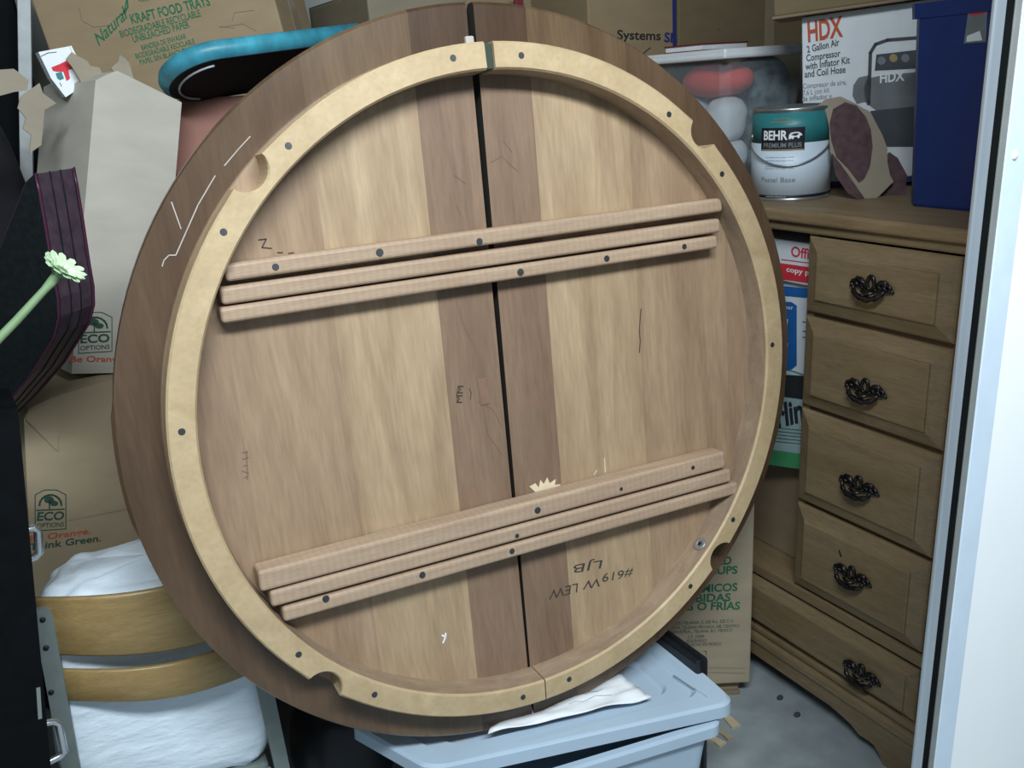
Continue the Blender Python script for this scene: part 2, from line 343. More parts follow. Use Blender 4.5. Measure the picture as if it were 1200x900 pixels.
def board(a0, a1, mat, half):
    n = 18; pts = []      # (a, b, on_arc)
    side = None
    A0 = a0 if a0 != 'seam' else None; A1 = a1 if a1 != 'seam' else None
    def arc(a, s): return s * math.sqrt(max(0, 0.608 ** 2 - a * a))
    lo0 = A0 if A0 is not None else seam(1, 0); hi0 = A1 if A1 is not None else seam(-1, 0)
    sp = (lambda x: x * x) if lo0 < -.6 else (lambda x: 1 - (1 - x) ** 2) if hi0 > .6 else (lambda x: x)   # finer steps where the rim runs upright
    for i in range(n + 1):
        a = lo0 + (hi0 - lo0) * sp(i / n); b_ = arc(a, 1)
        if i == 0 and A0 is None: a = seam(1, b_)
        if i == n and A1 is None: a = seam(-1, b_)
        pts.append((a, b_))
    for i in range(n, -1, -1):
        a = lo0 + (hi0 - lo0) * sp(i / n); b_ = arc(a, -1)
        if i == 0 and A0 is None: a = seam(1, b_)
        if i == n and A1 is None: a = seam(-1, b_)
        if abs(b_) > 1e-6: pts.append((a, b_))
    lay = [(0.0, 0.606, 0), (-0.005, 0.611, 0), (-0.020, 0.611, 0), (-0.026, 0.604, 0)]
    v = []; f = []; k = len(pts); ac = (lo0 + hi0) / 2; in_ = 0.00003
    for (ww, rr, _) in lay:
        for (a, b_) in pts:
            s = rr / 0.608
            aa = a + (in_ if a < ac else -in_) if abs(a) < 0.6 else a
            v.append(tl(*bd(aa * (s if abs(a) > .6 else 1), b_ * s), ww))
    f.append(tuple(range(k))); f.append(tuple(range(4 * k - 1, 3 * k - 1, -1)))
    for L_ in range(3):
        for i in range(k): f.append((L_ * k + i, L_ * k + (i + 1) % k, (L_ + 1) * k + (i + 1) % k, (L_ + 1) * k + i))
    o = pydata('plank', v, f, mat, halves[half]); o.data.materials.append(MATS['seam_shade'])
    for pl_ in o.data.polygons:      # near-black edges paint in the darkness of the seam gap
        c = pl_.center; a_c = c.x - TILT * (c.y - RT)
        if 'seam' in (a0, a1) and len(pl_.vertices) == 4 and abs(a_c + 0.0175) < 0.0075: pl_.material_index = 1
    return o
for a0, a1, mt, hf in [(-.608, -.44, 'board_mid', -1), (-.44, -.285, 'board_tan', -1), (-.285, -.118, 'board_light', -1), (-.118, 'seam', 'board_dark', -1),
                       ('seam', .077, 'board_dark', 1), (.077, .258, 'board_light', 1), (.258, .455, 'board_tan', 1), (.455, .608, 'board_mid', 1)]:
    board(a0, a1, mt, hf)
# rim (apron) halves with four half-round notches
RO, RI, RD = 0.547, 0.506, 0.0505
NOTCH = [133, 44.6, -47, -137.2]
def rim(th0, th1):
    th = []; step = 2.5; t = th0
    ang = []
    while t < th1 - 1e-6:
        ang.append(t); t += step
    ang.append(th1)
    cr, nr = RO + 0.006, 0.031
    half = math.degrees(math.asin(math.sqrt(nr ** 2 - 0.006 ** 2) / RO))
    cuts = []
    for nn in NOTCH:
        for q in (nn, nn + 360, nn - 360):
            if th0 < q < th1: cuts.append(q)
    rows = []
    for a in ang:
        if not any(abs(a - q) < half + 0.3 for q in cuts): rows.append((a, RO))
    for q in cuts:
        p0 = math.acos(0.006 / nr)
        for i in range(13):
            p = -p0 + 2 * p0 * i / 12
            rr = cr - nr * math.cos(p); tt = nr * math.sin(p)
            rows.append((q + math.degrees(math.atan2(tt, rr)), math.hypot(rr, tt)))
    rows.sort()
    v = []; f = []
    for a, ro in rows:
        c, s = math.cos(R(a)), math.sin(R(a))
        prof = [(RI, 0.0), (RI + 0.001, RD - 0.004), (RI + 0.004, RD), (min(ro - .003, RO - 0.003), RD), (ro, RD - 0.003), (ro, 0.0)]
        for r_, ww in prof: v.append(tl(r_ * c, r_ * s, ww))
    for i in range(len(rows) - 1):
        for j in range(6): f.append((i * 6 + j, i * 6 + (j + 1) % 6, (i + 1) * 6 + (j + 1) % 6, (i + 1) * 6 + j))
    f.append(tuple(range(6))); f.append(tuple((len(rows) - 1) * 6 + j for j in range(6)))
    o = pydata('apron', v, f, 'rim_wood', tab); o.data.materials.append(MATS['apron_inner'])
    for pl_ in o.data.polygons:      # the unfinished inner wall
        c = pl_.center; 
        if math.hypot(c.x, c.y - RT) < RI + 0.0012 and len(pl_.vertices) == 4: pl_.material_index = 1
    return o
a_top_l = math.degrees(math.atan2(.527, -0.005)); a_top_r = math.degrees(math.atan2(.527, 0.0095))
a_bot_l = math.degrees(math.atan2(-.525, -0.0315)) + 360; a_bot_r = math.degrees(math.atan2(-.525, -0.0290))
ap_l = rim(a_top_l, a_bot_l); ap_r = rim(a_bot_r, a_top_r)
bm = bmesh.new(); add_box(bm, -0.006, 0.010, RT + 0.509, RT + 0.544, 0.001, RD - 0.006); bm_obj('gap_block', bm, 'gap_filler', tab)
bm = bmesh.new(); add_box(bm, -0.013, 0.001, RT + 0.548, RT + 0.562, -0.004, 0.006, .002); bm_obj('dowel', bm, 'scratch', tab)
# steel screws, countersunk
def screw_mesh():
    bm = bmesh.new(); bmesh.ops.create_cone(bm, cap_ends=True, segments=14, radius1=0.0052, radius2=0.0044, depth=0.0016)
    add_box(bm, -0.0042, 0.0042, -0.0007, 0.0007, 0.0007, 0.0011)
    me = bpy.data.meshes.new('screw'); bm.to_mesh(me); bm.free(); me.materials.append(MATS['screw_steel']); return me
SC = screw_mesh()
def screw(u, v, ww, parent=tab, s=1.0, rot=None):
    o = bpy.data.objects.new('screw', SC); COL.objects.link(o); o.parent = parent
    o.matrix_local = Matrix.Translation(tl(u, v, ww)) @ Matrix.Rotation(random.uniform(0, 3) if rot is None else rot, 4, 'Z') @ Matrix.Scale(s, 4); return o
for px in [(531, 68), (611, 65), (784, 134), (846, 204), (905, 404), (859, 609), (809, 687), (667, 796), (613, 817), (439, 814), (350, 767), (213, 506), (262, 272), (338, 171)]:
    screw(*tuv(*px, RD), RD + 0.0003)
# six slide rails in two sets of three
RW = 0.040
def rail(u0, v0, u1, v1, hh, w1=RW, w0=0.001):
    L_ = math.hypot(u1 - u0, v1 - v0); ang = math.atan2(v1 - v0, u1 - u0)
    bm = bmesh.new(); add_box(bm, 0, L_, -hh / 2, hh / 2, w0, w1, 0.0055, 3)
    o = bm_obj('rail', bm, 'rail_wood', tab, False, Matrix.Translation(tl(u0, v0)) @ Matrix.Rotation(ang, 4, 'Z'))
    return o
RAILS = [(-.425, .271, .437, .257, .0245), (-.436, .2405, .430, .2215, .0245), (-.441, .2145, .422, .1935, .0225),
         (-.463, -.176, .403, -.2125, .033), (-.452, -.2085, .415, -.2475, .0255), (-.439, -.2385, .430, -.2775, .0235)]
for k, r_ in enumerate(RAILS): rail(*r_, 0.031 if k < 3 else 0.041)
for (px, s) in [((323, 313), 1), ((445, 296), 1.2), ((562, 283), 1.1), ((610, 319), 1.2), ((711, 303), 1.1), ((802, 289), 1), ((630, 598), 1.2), ((728, 573), .7), ((812, 548), .8), ((382, 702), 1.1), ((495, 674), 1.1), ((600, 646), 1), ((606, 628), .8)]:
    w_ = 0.031 if px[1] < 450 else 0.041
    screw(*tuv(*px, w_), w_ + 0.0004, tab, s)
# washer on the inner face of the rim
u_, v_ = tuv(819, 637, 0.02); a_ = math.atan2(v_, u_)
zc = Vector((-math.cos(a_), -math.sin(a_), 0)); yc = Vector((0, 0, 1)); xc_ = yc.cross(zc)
Mw = Matrix.Identity(4)
for i in range(3): Mw[i][0] = xc_[i]; Mw[i][1] = yc[i]; Mw[i][2] = zc[i]; Mw[i][3] = tl(RI * math.cos(a_), RI * math.sin(a_), 0.025)[i]
ws = lathe('washer', [(0.0035, 0.0), (0.0035, 0.0022), (0.0125, 0.0022), (0.0135, 0.001), (0.0135, -0.001)], 'washer_steel', tab, 24, Mw)
lathe('bolt', [(0.0038, 0.0), (0.0038, 0.0026), (0.001, 0.003)], 'dark_hole', ws, 12)
# pencil marks, stamps, scratches
bface = lambda a, b_: tl(a, b_, 0.0008)
def tpx(*pts): return [tuv(*p) for p in pts]
letter('LJB', tab, tuv(706, 656), tuv(672, 662), 0.016, 'pencil', bface, -0.004, 0.1, 'handwriting')
letter('#619', tab, tuv(742, 666), tuv(706, 672), 0.017, 'pencil', bface, -0.004, 0.1, 'handwriting')
letter('W', tab, tuv(703, 677), tuv(683, 681), 0.017, 'pencil', bface, -0.004, 0.1, 'handwriting')
letter('LEW', tab, tuv(677, 683), tuv(643, 692), 0.018, 'pencil', bface, -0.004, 0.1, 'handwriting')
letter('MM', tab, tuv(541, 472), tuv(543, 452), 0.010, 'pencil', bface, 0.0, 0, 'stamp')
strokes('stamp', [tpx((536, 470), (535, 462), (537, 454)), tpx((551, 468), (552, 461), (550, 455))], 0.0012, 'pencil', tab, bface)
box('inlay_plate', tuv(563, 474)[0], tuv(574, 474)[0], tuv(568, 474)[1] + RT, tuv(568, 443)[1] + RT, 0.0004, 0.0016, 'brown_mark', tab, 0.0005, 1)
strokes('pencil_mark', [tpx((303, 281), (312, 280), (307, 290), (318, 291)), tpx((325, 296), (331, 296)), tpx((338, 297), (344, 296))], 0.0016, 'pencil', tab, bface)
strokes('stamp', [tpx((284, 530), (290, 530)), tpx((284, 538), (291, 536)), tpx((285, 546), (290, 545)), tpx((284, 552), (291, 554)), tpx((286, 560), (290, 558)), tpx((289, 528), (290, 562))], 0.0012, 'brown_mark', tab, bface)
strokes('scratch', [tpx((293, 160), (280, 174), (263, 194)), tpx((252, 206), (232, 240), (206, 299), (198, 299), (192, 305), (190, 312)), tpx((201, 237), (212, 268))], 0.0015, 'scratch', tab, bface)
strokes('scratch', [tpx((519, 753), (522, 746), (522, 742)), tpx((521, 746), (518, 744))], 0.003, 'white_ink', tab, bface)
strokes('split', [tpx((749, 387), (750, 400), (749, 413)), tpx((751, 362), (749, 387))], 0.0018, 'pencil', tab, bface)
strokes('scratch', [tpx((708, 537), (709, 553)), tpx((699, 551), (696, 556))], 0.0022, 'raw_wood', tab, bface)
rw = [(620, 570), (627, 566), (631, 571), (633, 562), (637, 567), (641, 559), (644, 566), (651, 561), (650, 568), (657, 567), (655, 573), (640, 577), (630, 579)]
pydata('splintered_patch', [bface(*tuv(*p)) for p in rw], [tuple(range(len(rw)))], 'raw_wood', tab)
strokes('tear', [tpx((534, 352), (545, 385), (556, 405), (553, 440)), tpx((565, 478), (572, 510), (590, 535)), tpx((560, 470), (578, 480), (588, 500))], 0.0008, 'brown_mark', tab, bface)
strokes('scuff', [tpx((590, 165), (600, 178)), tpx((590, 185), (600, 195), (606, 200)), tpx((575, 190), (590, 182)), tpx((532, 205), (545, 215)), tpx((535, 240), (540, 252))], 0.0009, 'brown_mark', tab, bface)

# ------------------------------------------------------------------ chest of drawers on the right
DX = 1.372
YE = 2.12
df = Face(-90, Vector((DX, YE, 0)))
DL = YE - 0.80; DD = 0.62
dr = thing('chest_of_drawers', 'wooden chest of drawers with ornate dark handles and a scalloped base', 'dresser', df.M)
zt = df.uv(1000, 252)[1]                       # front top edge
ZT = 1.149
def dz(px, py): return df.uv(px, py)[1]
def dx_(px, py): return df.uv(px, py)[0]
xl = dx_(941, 480); xr = dx_(1107, 530)       # drawer column
zs = [(dz(951, 274) + dz(1132, 296)) / 2, (dz(948, 366) + dz(1116, 405)) / 2, (dz(942, 477) + dz(1105, 526)) / 2, (dz(937, 588) + dz(1096, 652)) / 2, (dz(932, 682) + dz(1082, 766)) / 2]
z_led = zs[4] - 0.004; z_b0 = 0.135
xs = xl - 0.42                                # far side of the open compartment
# carcass
bm = bmesh.new()
add_box(bm, 0.0, 0.022, 0.0, DD, 0.07, ZT - 0.03); add_box(bm, DL - 0.022, DL, 0.0, DD, 0.07, ZT - 0.03)
add_box(bm, 0.0, DL, DD - 0.012, DD, 0.05, ZT - 0.03); bm_obj('side_panel', bm, 'dresser_wood', dr)
box('top', -0.018, DL + 0.018, -0.022, DD, ZT - 0.026, ZT, 'dresser_top_wood', dr, 0.007, 3)
box('top_moulding', -0.008, DL + 0.008, -0.010, 0.02, ZT - 0.045, ZT - 0.026, 'dresser_wood', dr, 0.005, 2)
box('top_rail', 0, DL, 0.0, 0.02, zs[0] + 0.004, ZT - 0.045, 'dresser_wood', dr)
box('divider', xl - 0.004, xl + 0.016, 0.002, DD - 0.02, z_led, zs[0] + 0.01, 'dresser_wood', dr)
box('divider', xs - 0.02, xs, 0.002, DD - 0.02, z_led, zs[0] + 0.01, 'dresser_wood', dr)
box('stile', xr + 0.002, DL, 0.0, 0.03, z_led, zs[0] + 0.01, 'dresser_wood', dr)
box('compartment_floor', 0.022, DL - 0.022, -0.006, DD - 0.02, z_led - 0.028, z_led, 'dresser_wood', dr, 0.003)
for z_ in zs[1:4]: box('drawer_rail', xl, xr + 0.01, 0.004, 0.03, z_ - 0.008, z_ + 0.008, 'dresser_dark_wood', dr)
def pull_mesh():
    v = []; f = []
    T = lambda pts, r, c=False: tube_geo(pts, r, 6, c, v, f)
    ov = lambda cx, cz, rx, rz, y=-.008, k=14, tw=0: [(cx + rx * math.cos(6.2832 * i / k), y + tw * math.sin(6.2832 * i / k), cz + rz * math.sin(6.2832 * i / k)) for i in range(k)]
    T(ov(0, .009, .0075, .0135), .0034, True)
    for s in (-1, 1):
        T(ov(s * .0235, .008, .0075, .0065), .0036, True); T(ov(s * .036, .004, .006, .0055), .0032, True); T(ov(s * .014, .0, .005, .004), .003, True)
        T([(s * .008, -.006, .004), (s * .018, -.010, .010), (s * .030, -.008, .015), (s * .036, -.006, .011)], [.003, .004, .004, .002])
        T([(s * .03, -.003, .002), (s * .044, -.006, -.001), (s * .047, -.005, -.004)], [.004, .0035, .0015])
        T([(s * .03, 0.004, .004), (s * .03, -.012, .003)], .0035)
    n = 17
    T([(.033 * math.cos(math.pi + math.pi * i / (n - 1)), -.013 - .009 * math.sin(math.pi * i / (n - 1)), .002 + .0205 * math.sin(math.pi + math.pi * i / (n - 1))) for i in range(n)], [.0028 + .0030 * math.sin(math.pi * i / (n - 1)) + .0012 * math.cos(i * 2.2) for i in range(n)])
    T([(-.014, -.016, -.006), (0, -.020, -.010), (.014, -.016, -.006)], [.002, .005, .002])
    o = pydata('handle', v, f, 'antique_metal', None, True); me = o.data; bpy.data.objects.remove(o); return me
PULL = pull_mesh()
def front_mesh(x0, x1, z0, z1, rv=0.030):
    """drawer front with a chamfered raised field"""
    lv = [(0, -0.001), (0, -0.006), (0.003, -0.009), (rv, -0.019), (rv + .001, -0.0225), (rv + .004, -0.023)]
    v = []; f = []
    for i_, y in lv: v += [(x0 + i_, y, z0 + i_), (x1 - i_, y, z0 + i_), (x1 - i_, y, z1 - i_), (x0 + i_, y, z1 - i_)]
    for k in range(len(lv) - 1):
        for j in range(4): f.append((k * 4 + j, k * 4 + (j + 1) % 4, k * 4 + 4 + (j + 1) % 4, k * 4 + 4 + j))
    k = (len(lv) - 1) * 4; f.append((k, k + 1, k + 2, k + 3)); f.append((3, 2, 1, 0)); return v, f
hp = [(1024, 334), (1017, 454), (1009, 567), (1001, 672), (1012, 786)]
rows = [(xl + .004, xr, zs[k + 1] + .005, zs[k] - .005) for k in range(4)] + [(0.05, xr, z_b0 + 0.01, z_led - 0.034)]
for k, (x0, x1, z0, z1) in enumerate(rows):
    d_ = link('drawer', bpy.data.meshes.new('drawer'), None, dr)
    v, f = front_mesh(x0, x1, z0, z1, 0.030 if k < 4 else 0.018); pydata('drawer_front', v, f, 'dresser_wood', d_)
    bm = bmesh.new(); add_box(bm, x0 + .006, x1 - .006, 0.0, 0.40, z0 + .004, z1 - .012); bm_obj('drawer_box', bm, 'dresser_dark_wood', d_)
    hx, hz = df.uv(*hp[k], -0.02)
    for xx in ([hx] if k < 4 else [hx, hx - 0.62]):
        o = bpy.data.objects.new('handle', PULL); COL.objects.link(o); o.parent = d_; o.matrix_local = Matrix.Translation((xx, -0.021, hz - .004)) @ Matrix.Scale(1.0, 4)
box('lower_stile', xr + 0.002, DL, 0.0, 0.03, 0.06, z_led - 0.02, 'dresser_wood', dr)
strokes('scar', [[df.uv(984, 645, -.022), df.uv(986, 652, -.022)]], .004, 'dark_hole', dr, lambda a, b_: (a, -.0235, b_))
# base mouldings and scalloped skirt
box('base_moulding', -0.006, DL + 0.006, -0.016, 0.03, z_b0 - 0.012, z_b0 + 0.006, 'dresser_wood', dr, 0.005, 2)
box('base_moulding', -0.012, DL + 0.012, -0.024, 0.03, z_b0 - 0.040, z_b0 - 0.014, 'dresser_wood', dr, 0.007, 2)
sk = [(-0.012, z_b0 - 0.038), (-0.012, 0.0), (0.10, 0.0), (0.115, 0.02), (0.14, 0.035), (0.17, 0.036), (0.19, 0.048), (0.24, 0.058), (DL - 0.24, 0.058), (DL - 0.19, 0.048), (DL - 0.165, 0.034), (DL - 0.14, 0.036), (DL - 0.125, 0.033), (DL - 0.112, 0.018), (DL - 0.10, 0.0), (DL + 0.012, 0.0), (DL + 0.012, z_b0 - 0.038)]
prism('scalloped_skirt', sk, -0.018, 0.006, 'dresser_wood', dr)
bm = bmesh.new(); add_box(bm, DL - .05, DL, DD - .06, DD, 0, .08); add_box(bm, 0, .05, DD - .06, DD, 0, .08); bm_obj('rear_foot', bm, 'dresser_wood', dr)

# paper cartons in the open compartment (their faces look out of it)
def shelf_carton(name, label, pTR, pBR, wd, mat, y=0.035, d=0.42):
    x1, z1 = df.uv(*pTR, y); z0 = df.uv(*pBR, y)[1]; return x1, z0, z1
CF = Face(-90, Vector((DX + 0.03, YE, 0)))
cx1 = xl - 0.012; cx0 = cx1 - 0.30
z3, z2, z1_, z0_ = CF.uv(925, 281)[1], CF.uv(925, 331)[1], CF.uv(925, 437)[1], CF.uv(925, 545)[1]
def stack(name, label, zb, zt_, mat, yoff=0.0):
    f_ = Face(-90, Vector((DX + 0.03 + yoff, YE, 0))); f_.rebase(cx0, zb)
    t = thing(name, label, 'box', f_.M); box('body', 0, cx1 - cx0, 0, 0.30, 0, zt_ - zb - 0.002, mat, t, 0.003); return t, f_
zlow = z_led
t, f_ = stack('copy_paper_carton', 'white copy paper carton with red lettering, topmost in the dresser compartment', z2, z3, 'light_print')
print_px(f_, 'Office', t, (927, 300), (962, 306), 12, 'red_ink', 0.02); strokes_px(f_, [[(916, 304), (955, 309)]], 0.002, 'red_ink', t)
flat_px(f_, t, [(914, 308), (955, 314), (955, 333), (914, 327)], 'red_ink'); print_px(f_, 'copy paper', t, (922, 318), (968, 326), 6, 'white_ink', 0.02, fn=lambda a, b_: (a, -2 * EPS, b_))
t, f_ = stack('blue_paper_carton', 'blue and white paper carton, second from the top in the dresser compartment', z1_, z2, 'light_print', 0.012)
flat_px(f_, t, [(900, 333), (955, 339), (955, 350), (900, 345)], 'blue_print')
flat_px(f_, t, [(905, 352), (928, 354), (934, 358), (934, 428), (928, 433), (905, 433)], 'blue_print')
for k, yy in enumerate((372, 400)): flat_px(f_, t, [(908, yy), (924, yy + 2), (922, yy + 18), (908, yy + 16)], 'light_print', e=2 * EPS)
print_px(f_, 'Paper', t, (914, 361), (930, 363), 5, 'white_ink', fn=lambda a, b_: (a, -2 * EPS, b_))
strokes_px(f_, [[(941, 377), (946, 378)], [(941, 388), (946, 389)], [(941, 395), (946, 396)]], .002, 'navy_ink', t)
t, f_ = stack('script_carton', 'mint and black paper carton with script lettering, third in the dresser compartment', z0_, z1_, 'mint_print', 0.004)
flat_px(f_, t, [(898, 438), (955, 441), (955, 470), (898, 462)], 'black_ink'); print_px(f_, 'erlin', t, (902, 503), (946, 492), 24, 'black_ink', 0.03, 0.35, fn=lambda a, b_: (a, -2 * EPS, b_))
strokes_px(f_, [[(898, 500 + 4 * k), (955, 506 + 4 * k)] for k in range(5)], .0016, 'dark_green_ink', t)
flat_px(f_, t, [(898, 526), (955, 534), (955, 552), (898, 544)], 'leaf_print')
t, f_ = stack('dull_carton', 'dull brown carton at the bottom of the dresser compartment', zlow, z0_, 'dull_card', 0.05)

# ------------------------------------------------------------------ things on the dresser top
pb = on_z(925, 236, ZT); vd = Vector((pb.x, pb.y, 0)).normalized(); pc = pb + vd * 0.083
CR = 0.0825; CHh = 0.188
ang_c = math.atan2(-vd.y, -vd.x)
can = thing('paint_can', 'gallon paint can with teal and white label and wire handle on the dresser', 'paint can', Matrix.Translation(pc) @ Matrix.Rotation(ang_c, 4, 'Z'))
lathe('can_body', [(CR, 0), (CR + .0015, .001), (CR + .0015, .005), (CR, .006), (CR, CHh - .007), (CR + .002, CHh - .005), (CR + .002, CHh), (CR - .004, CHh + .001), (CR - .006, CHh - .005), (0.001, CHh - .005)], 'can_metal', can, 56)
lathe('label_white', [(CR + .0004, .012), (CR + .0004, CHh * .63)], 'can_white', can, 56)
lathe('label_teal', [(CR + .0004, CHh * .63), (CR + .0004, CHh - .009)], 'can_teal', can, 56)
lathe('label_black', [(CR + .0005, .007), (CR + .0005, .0125)], 'can_black', can, 56)
def cyl(a, b_, e=.0012): return ((CR + e) * math.cos(a / CR), (CR + e) * math.sin(a / CR), b_)
S0 = -0.020
def cyl_patch(name, a0, a1, z0, z1, mat, e):
    n = 14; v = []; f = []
    for i in range(n + 1):
        a = a0 + (a1 - a0) * i / n; v += [cyl(a, z0, e), cyl(a, z1, e)]
    for i in range(n): f.append((2 * i, 2 * i + 2, 2 * i + 3, 2 * i + 1))
    return pydata(name, v, f, mat, can, True)
cyl_patch('label_badge', S0 - .047, S0 + .046, .104, .150, 'can_black', .0009)
cyl_patch('label_badge_line', S0 - .044, S0 + .044, .1045, .107, 'gold_ink', .0011)
C2 = lambda a, b_: cyl(a, b_, .0014)
letter('BEHR', can, (S0 - .040, .1265), (S0 + .012, .1265), .018, 'white_ink', C2, .03)
letter('PREMIUM PLUS', can, (S0 - .040, .1105), (S0 + .040, .1105), .0095, 'grey_ink', C2, .02)
bear = [(.014, .127), (.0145, .135), (.018, .1395), (.026, .141), (.034, .1405), (.038, .138), (.0405, .135), (.040, .1335), (.036, .133), (.035, .128), (.0315, .128), (.031, .131), (.0245, .131), (.0235, .127), (.020, .127), (.0195, .130), (.018, .127)]
pydata('bear_emblem', [C2(S0 + a, b_) for a, b_ in bear], [tuple(range(len(bear)))], 'white_ink', can)
letter('INTERIOR', can, (S0 - .016, .166), (S0 + .014, .166), .004, 'gold_ink', C2); letter('SATIN ENAMEL', can, (S0 - .024, .159), (S0 + .022, .159), .004, 'gold_ink', C2)
letter('Pastel Base', can, (S0 - .043, .040), (S0 + .030, .040), .010, 'grey_ink', C2, .0)
for k, zz in enumerate((.090, .083, .071, .067)): letter('washable low odor finish', can, (S0 - .034, zz), (S0 + .026, zz), .0026, 'grey_ink', C2)
letter('CONTENTS ONE GALLON', can, (S0 - .03, .0085), (S0 + .012, .0085), .0024, 'white_ink', C2)
pts = []
for i in range(21):
    s = i / 20; a = -1.35 + 2.75 * s; pts.append(cyl(a * CR, .132 - .058 * math.sin(math.pi * s) ** .9 + (s - .5) * .02, .006))
tube('handle', pts, .0016, 'can_metal', can, 6)
for a in (-1.35, 1.40): o = lathe('handle_ear', [(.009, 0), (.009, .003), (.004, .006)], 'can_metal', can, 14, Matrix.Translation(cyl(a * CR, .130, 0)) @ Matrix.Rotation(a, 4, 'Z') @ Matrix.Rotation(R(90), 4, 'Y'))

# air compressor carton
hf = Face(-52, on_z(972, 223, ZT) + Vector((0.03, 0.03, 0)), -3.0)
x0, _ = hf.uv(943, 80); hz0 = 0.0
hf.rebase(hf.uv(941, 150)[0], 0)
hh_ = hf.uv(949, 19)[1]
hx = thing('compressor_carton', 'white air compressor carton with orange lettering behind the paint can', 'box', hf.M)
box('body', 0, 0.36, 0, 0.20, 0.012, hh_, 'white_card', hx, 0.003)
box('bottom_edge', 0.002, 0.358, 0.002, 0.198, 0, 0.012, 'navy_plastic', hx)
print_px(hf, 'HDX', hx, (947, 49), (988, 42), 23, 'orange_ink', .03)
for s_, a, b_, hp_ in [('2 Gallon Air', (946, 62), (984, 53), 8), ('Compressor', (945, 72), (985, 66), 8), ('with Inflator Kit', (944, 82), (996, 74), 8), ('and Coil Hose', (943, 91), (991, 85), 8)]:
    print_px(hf, s_, hx, a, b_, hp_, 'picture_grey', .02)
for s_, a, b_ in [('Compresor de aire,', (941, 104), (992, 99)), ('7,6 L con kit', (941, 112), (972, 108)), ('de inflador y', (940, 119), (975, 115))]: print_px(hf, s_, hx, a, b_, 6, 'grey_ink', .01)
flat_px(hf, hx, [(1012, 103), (1016, 92), (1030, 89), (1078, 84), (1084, 92), (1084, 120), (1076, 130), (1030, 132), (1014, 120)], 'picture_mid')
flat_px(hf, hx, [(1000, 100), (1006, 91), (1018, 88), (1020, 118), (1004, 122), (999, 112)], 'picture_mid')
flat_px(hf, hx, [(1020, 130), (1078, 124), (1080, 172), (1030, 172), (1022, 150)], 'picture_grey', e=EPS * 1.4)
flat_px(hf, hx, [(1027, 64), (1078, 58), (1078, 80), (1025, 83)], 'picture_grey', e=EPS * 1.4)
for c in ((1033, 71), (1047, 68), (1061, 68)): flat_px(hf, hx, [(c[0] + 5 * math.cos(i * .7854), c[1] + 5 * math.sin(i * .7854)) for i in range(8)], 'grey_ink' if c[0] != 1047 else 'gold_ink', e=EPS * 2)
strokes_px(hf, [[(1018, 122), (1020, 62), (1026, 52), (1040, 47), (1080, 44)]], .007, 'picture_grey', hx)
print_px(hf, 'HDX', hx, (1031, 97), (1060, 94), 11, 'white_ink', .03, fn=lambda a, b_: (a, -2.5 * EPS, b_))
# carton lying on the compressor carton
lf = Face(-52, hf.M @ Vector((0, 0, hh_)), -3.0); lf.rebase(-0.055, 0.002, -0.03)
t = thing('flat_carton', 'flat dark brown carton lying on top of the compressor carton', 'box', lf.M)
box('body', 0, 0.45, 0, 0.22, 0.006, 0.14, 'olive_card', t, 0.003); box('bottom_flap', -0.004, 0.45, -0.006, 0.22, 0, 0.006, 'dull_card', t, .001, 1)

# navy plastic bin
nf = Face(-90, on_z(1058, 241, ZT)); nf.M = nf.M @ Matrix.Translation((0, 0.0, 0))
nb = thing('navy_storage_bin', 'tall navy blue plastic bin on the dresser beside the door track', 'bin', nf.M)
nw = nf.uv(1160, 245)[0]; nh = 0.36
prof = []
v = []; f = []
for (z, ins) in [(0, .012), (.006, .004), (nh * .93, -.012), (nh * .93, -.02), (nh, -.022)]:
    x0_, x1_, y0_, y1_ = ins, nw - ins, ins * .3, .34 - ins; c = .018
    v += [(x0_ + c, y0_, z), (x1_ - c, y0_, z), (x1_, y0_ + c, z), (x1_, y1_ - c, z), (x1_ - c, y1_, z), (x0_ + c, y1_, z), (x0_, y1_ - c, z), (x0_, y0_ + c, z)]
for k in range(4):
    for j in range(8): f.append((k * 8 + j, k * 8 + (j + 1) % 8, k * 8 + 8 + (j + 1) % 8, k * 8 + 8 + j))
f.append(tuple(range(8))); f.append(tuple(range(32, 40))); pydata('body', v, f, 'navy_plastic', nb)
flat_px(nf, nb, [(1137, 9), (1159, 6), (1157, 49), (1131, 51)], 'picture_mid', 'sticker', .004)
flat_px(nf, nb, [(1138, 12), (1156, 10), (1155, 16), (1138, 18)], 'red_ink', 'sticker_band', .0045); flat_px(nf, nb, [(1135, 42), (1150, 36), (1153, 47), (1134, 49)], 'light_print', 'sticker_picture', .0045)

# torn piece of lined board between can and bin
tf = Face(-30, on_z(1016, 234, ZT) + Vector((0.012, 0.012, 0)), 0, -14)
tt = thing('torn_board', 'torn curved piece of cardboard with a maroon lining beside the paint can', 'cardboard', tf.M)
def sheet(name, face, pts, mat, parent, th=.003, bend=0.0, y=0.0):
    q = [face.uv(*p) for p in pts]
    fn = lambda a, yy, b_: (a, y + yy + bend * (a * a), b_)
    return prism(name, q, 0, th, mat, parent, fn)
sheet('torn_sheet', tf, [(958, 124), (968, 116), (985, 113), (1000, 120), (1012, 127), (1020, 131), (1027, 145), (1034, 158), (1040, 174), (1040, 190), (1043, 205), (1047, 213), (1038, 222), (1030, 230), (1022, 235), (1012, 232), (1002, 222), (990, 208), (980, 196), (973, 178), (972, 150), (968, 132)], 'torn_card', tt)
sheet('maroon_lining', tf, [(976, 128), (990, 120), (1003, 124), (1014, 137), (1020, 152), (1022, 172), (1019, 195), (1012, 210), (1006, 214), (994, 198), (980, 184), (974, 165), (972, 145)], 'maroon_side', tt, .002, 0, -.0025)
